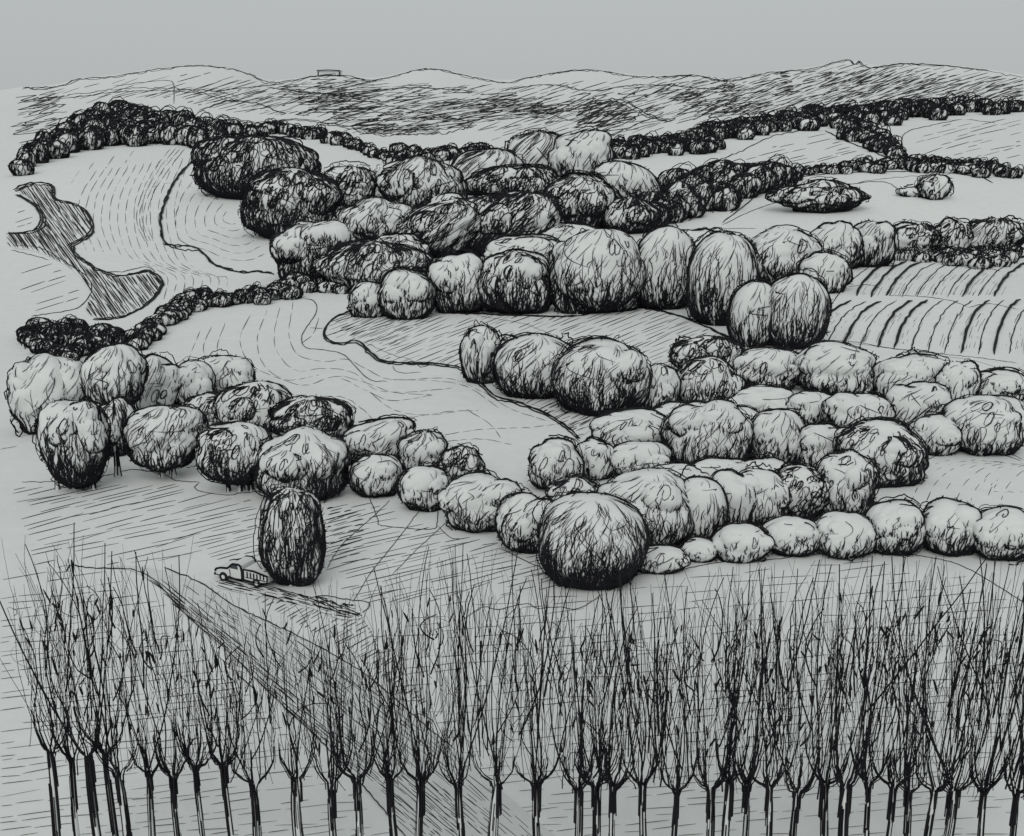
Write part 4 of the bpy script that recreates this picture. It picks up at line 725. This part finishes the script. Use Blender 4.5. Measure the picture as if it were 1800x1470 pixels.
# ------------------------------------------------------------------ pickup truck on the verge
def truck():
    A = unproj(392, 1012)[0]; Bp = unproj(482, 1030)[0]; d = A - Bp; Ln = 4.9; yaw = math.atan2(d[1], d[0]); mid = (A + Bp) / 2; mid[2] = height(mid[0], mid[1])
    root = empty('pickup_truck', mid); root.rotation_euler = (0, 0, yaw)      # local +X is the nose
    tag(root, 'small pale pickup truck with slatted cargo bed, half behind the column-shaped tree', 'truck'); mpp = float(depth(mid)) / F
    def prism(m, prof, y0, y1, mat=0):                       # profile in x-z pushed across the width
        n = len(prof); V = [(x, y0, z) for x, z in prof] + [(x, y1, z) for x, z in prof]; c0 = np.mean(prof, 0); V += [(c0[0], y0, c0[1]), (c0[0], y1, c0[1])]
        m.quads(V, [(i, (i + 1) % n, n + (i + 1) % n, n + i) for i in range(n)], mat, False)
        m.tris(V, [(2 * n, (i + 1) % n, i) for i in range(n)] + [(2 * n + 1, n + i, n + (i + 1) % n) for i in range(n)], mat, False)
    def ed(m, pts, w=2.6, mat=1): m.tubes(np.array(pts, float), w / 1.6 * mpp, mat)
    W2 = .85; body = [(2.35, .45), (2.42, .75), (2.3, .98), (1.9, 1.1), (1.25, 1.16), (.95, 1.42), (.78, 1.58), (.2, 1.62), (-.02, 1.5), (-.12, 1.1), (-.12, .45)]
    m = MB(); prism(m, body, -W2, W2)
    for y in (-W2 - .02, W2 + .02):
        ed(m, [(x, y, z) for x, z in body[1:]], 3.6); ed(m, [(2.4, y, .5), (1.6, y, .42), (.5, y, .42), (-.1, y, .45)], 2); ed(m, [(1.05, y, 1.12), (1.0, y, .8), (1.0, y, .5)], 1.5); ed(m, [(1.2, y, .5), (.35, y, .38)], 3)
    m.build('body', [M_PAINT, M_INK], root)
    m = MB(); bed = [(-.3, .5), (-.3, 1.32), (-1.2, 1.34), (-2.45, 1.1), (-2.45, .55), (-1.6, .42)]; prism(m, bed, -W2 - .05, W2 + .05)
    for y in (-W2 - .07, W2 + .07): ed(m, [(x, y, z) for x, z in bed] + [(-.3, y, .5)], 3.4); ed(m, [(-.5, y, .72), (-2.3, y, .68)], 1.8)
    cb = m.build('cargo_bed', [M_PAINT, M_INK], root)
    for q in range(6):
        m = MB(); x = -.65 - .3 * q
        for y in (-W2 - .08, W2 + .08): ed(m, [(x, y, 1.2 - .02 * q), (x - .02, y, .95), (x, y, .78)], 2.6, 0)
        m.build('slat', [M_INK], cb)
    m = MB(); prism(m, [(-.12, .55), (-.12, 1.2), (-.3, 1.2), (-.3, .55)], -.6, .6); m.build('chassis', [M_TYRE], root)
    for y in (-W2 - .012, W2 + .012):
        m = MB(); prism(m, [(1.0, 1.2), (.78, 1.48), (.28, 1.5), (.25, 1.2)], y - .01, y + .01); m.build('window', [M_GLASS], root)
    m = MB(); m.quads([(1.22, -.7, 1.2), (1.22, .7, 1.2), (.83, .65, 1.56), (.83, -.65, 1.56)], [(0, 1, 2, 3)], 0, False); m.build('windscreen', [M_GLASS], root)
    for y in (-.6, .6):
        m = MB(); a = np.arange(14) / 14 * 6.283; V = [(2.37, y, .8)] + [(2.43 - .03, y + .12 * math.cos(q), .8 + .12 * math.sin(q)) for q in a]; V[0] = (2.45, y, .8); m.tris(V, [(0, 1 + i, 1 + (i + 1) % 14) for i in range(14)], 0); m.build('headlight', [M_PAINT], root)
    m = MB(); prism(m, [(2.4, .4), (2.55, .42), (2.55, .58), (2.4, .6)], -.88, .88); m.build('bumper', [M_TYRE], root)
    for x in (1.65, -1.45):
        for y in (-.86, .86):
            m = MB(); R1, r1 = .36, .13; n1, n2 = 20, 10; u = np.arange(n1) / n1 * 6.283; v = np.arange(n2) / n2 * 6.283; uu, vv = np.meshgrid(u, v, indexing='ij'); c = .26 + r1 * np.cos(vv)
            V = np.stack([x + c * np.cos(uu), y + .11 * np.sin(vv), .38 + c * np.sin(uu)], 2).reshape(-1, 3); i = (np.arange(n1)[:, None] * n2 + np.arange(n2)); i2 = (np.arange(n1)[:, None] * n2 + (np.arange(n2) + 1) % n2); s = ((np.arange(n1)[:, None] + 1) % n1) * n2
            m.quads(V, np.stack([i.ravel(), i2.ravel(), (s + (np.arange(n2) + 1) % n2).ravel(), (s + np.arange(n2)).ravel()], 1), 0); wh = m.build('wheel', [M_TYRE], root)
            m = MB(); a = np.arange(16) / 16 * 6.283; sg = 1 if y > 0 else -1; V = [(x, y + sg * .10, .38)] + [(x + .17 * math.cos(q), y + sg * .07, .38 + .17 * math.sin(q)) for q in a]; m.tris(V, [(0, 1 + i, 1 + (i + 1) % 16) for i in range(16)], 0); m.build('rim', [M_PAINT], wh)
truck()

# ------------------------------------------------------------------ square building on the skyline
def farm():
    y = 134; x0, x1 = 559, 601; a, bb, c = raydir((x0 + x1) / 2, y); Y = RIDGE_Y - 12; b = np.array([a / bb * Y, Y, 0]); b[2] = height(b[0], b[1]) - 2.2; mpp = Y / F
    root = empty('stone_building', b); tag(root, 'small square flat-roofed building alone on the far skyline', 'building'); w, d, h = 18 * mpp, 8.0, 9 * mpp
    def box(m, lo, hi):
        V = [(x, y_, z) for x in (lo[0], hi[0]) for y_ in (lo[1], hi[1]) for z in (lo[2], hi[2])]; m.quads(V, [(0, 1, 3, 2), (4, 6, 7, 5), (0, 4, 5, 1), (2, 3, 7, 6), (0, 2, 6, 4), (1, 5, 7, 3)], 0, False)
    m = MB(); box(m, (-w, -d, -3), (w, d, h))
    for s in (-1, 1): m.tubes(np.array([(s * w, -d - .3, -1), (s * w, -d - .3, h)]), 1.3 * mpp)
    for q in range(4): m.tubes(np.array([(-w * (.8 - .3 * q), -d - .3, h * (.3 + .05 * q)), (-w * (.3 - .3 * q), -d - .3, h * (.45 + .05 * q))]), .55 * mpp)
    m.build('wall', [M_PAINT, M_INK], root)
    m = MB(); box(m, (-w - 1, -d - 1, h + .02), (w + 1, d + 1, h + 1.2)); m.tubes(np.array([(-w - 1, -d - 1.2, h + 1.0), (0, -d - 1.2, h + 1.5), (w + 1, -d - 1.2, h + .9)]), 1.0 * mpp); m.build('roof', [M_PAINT, M_INK], root)
farm()
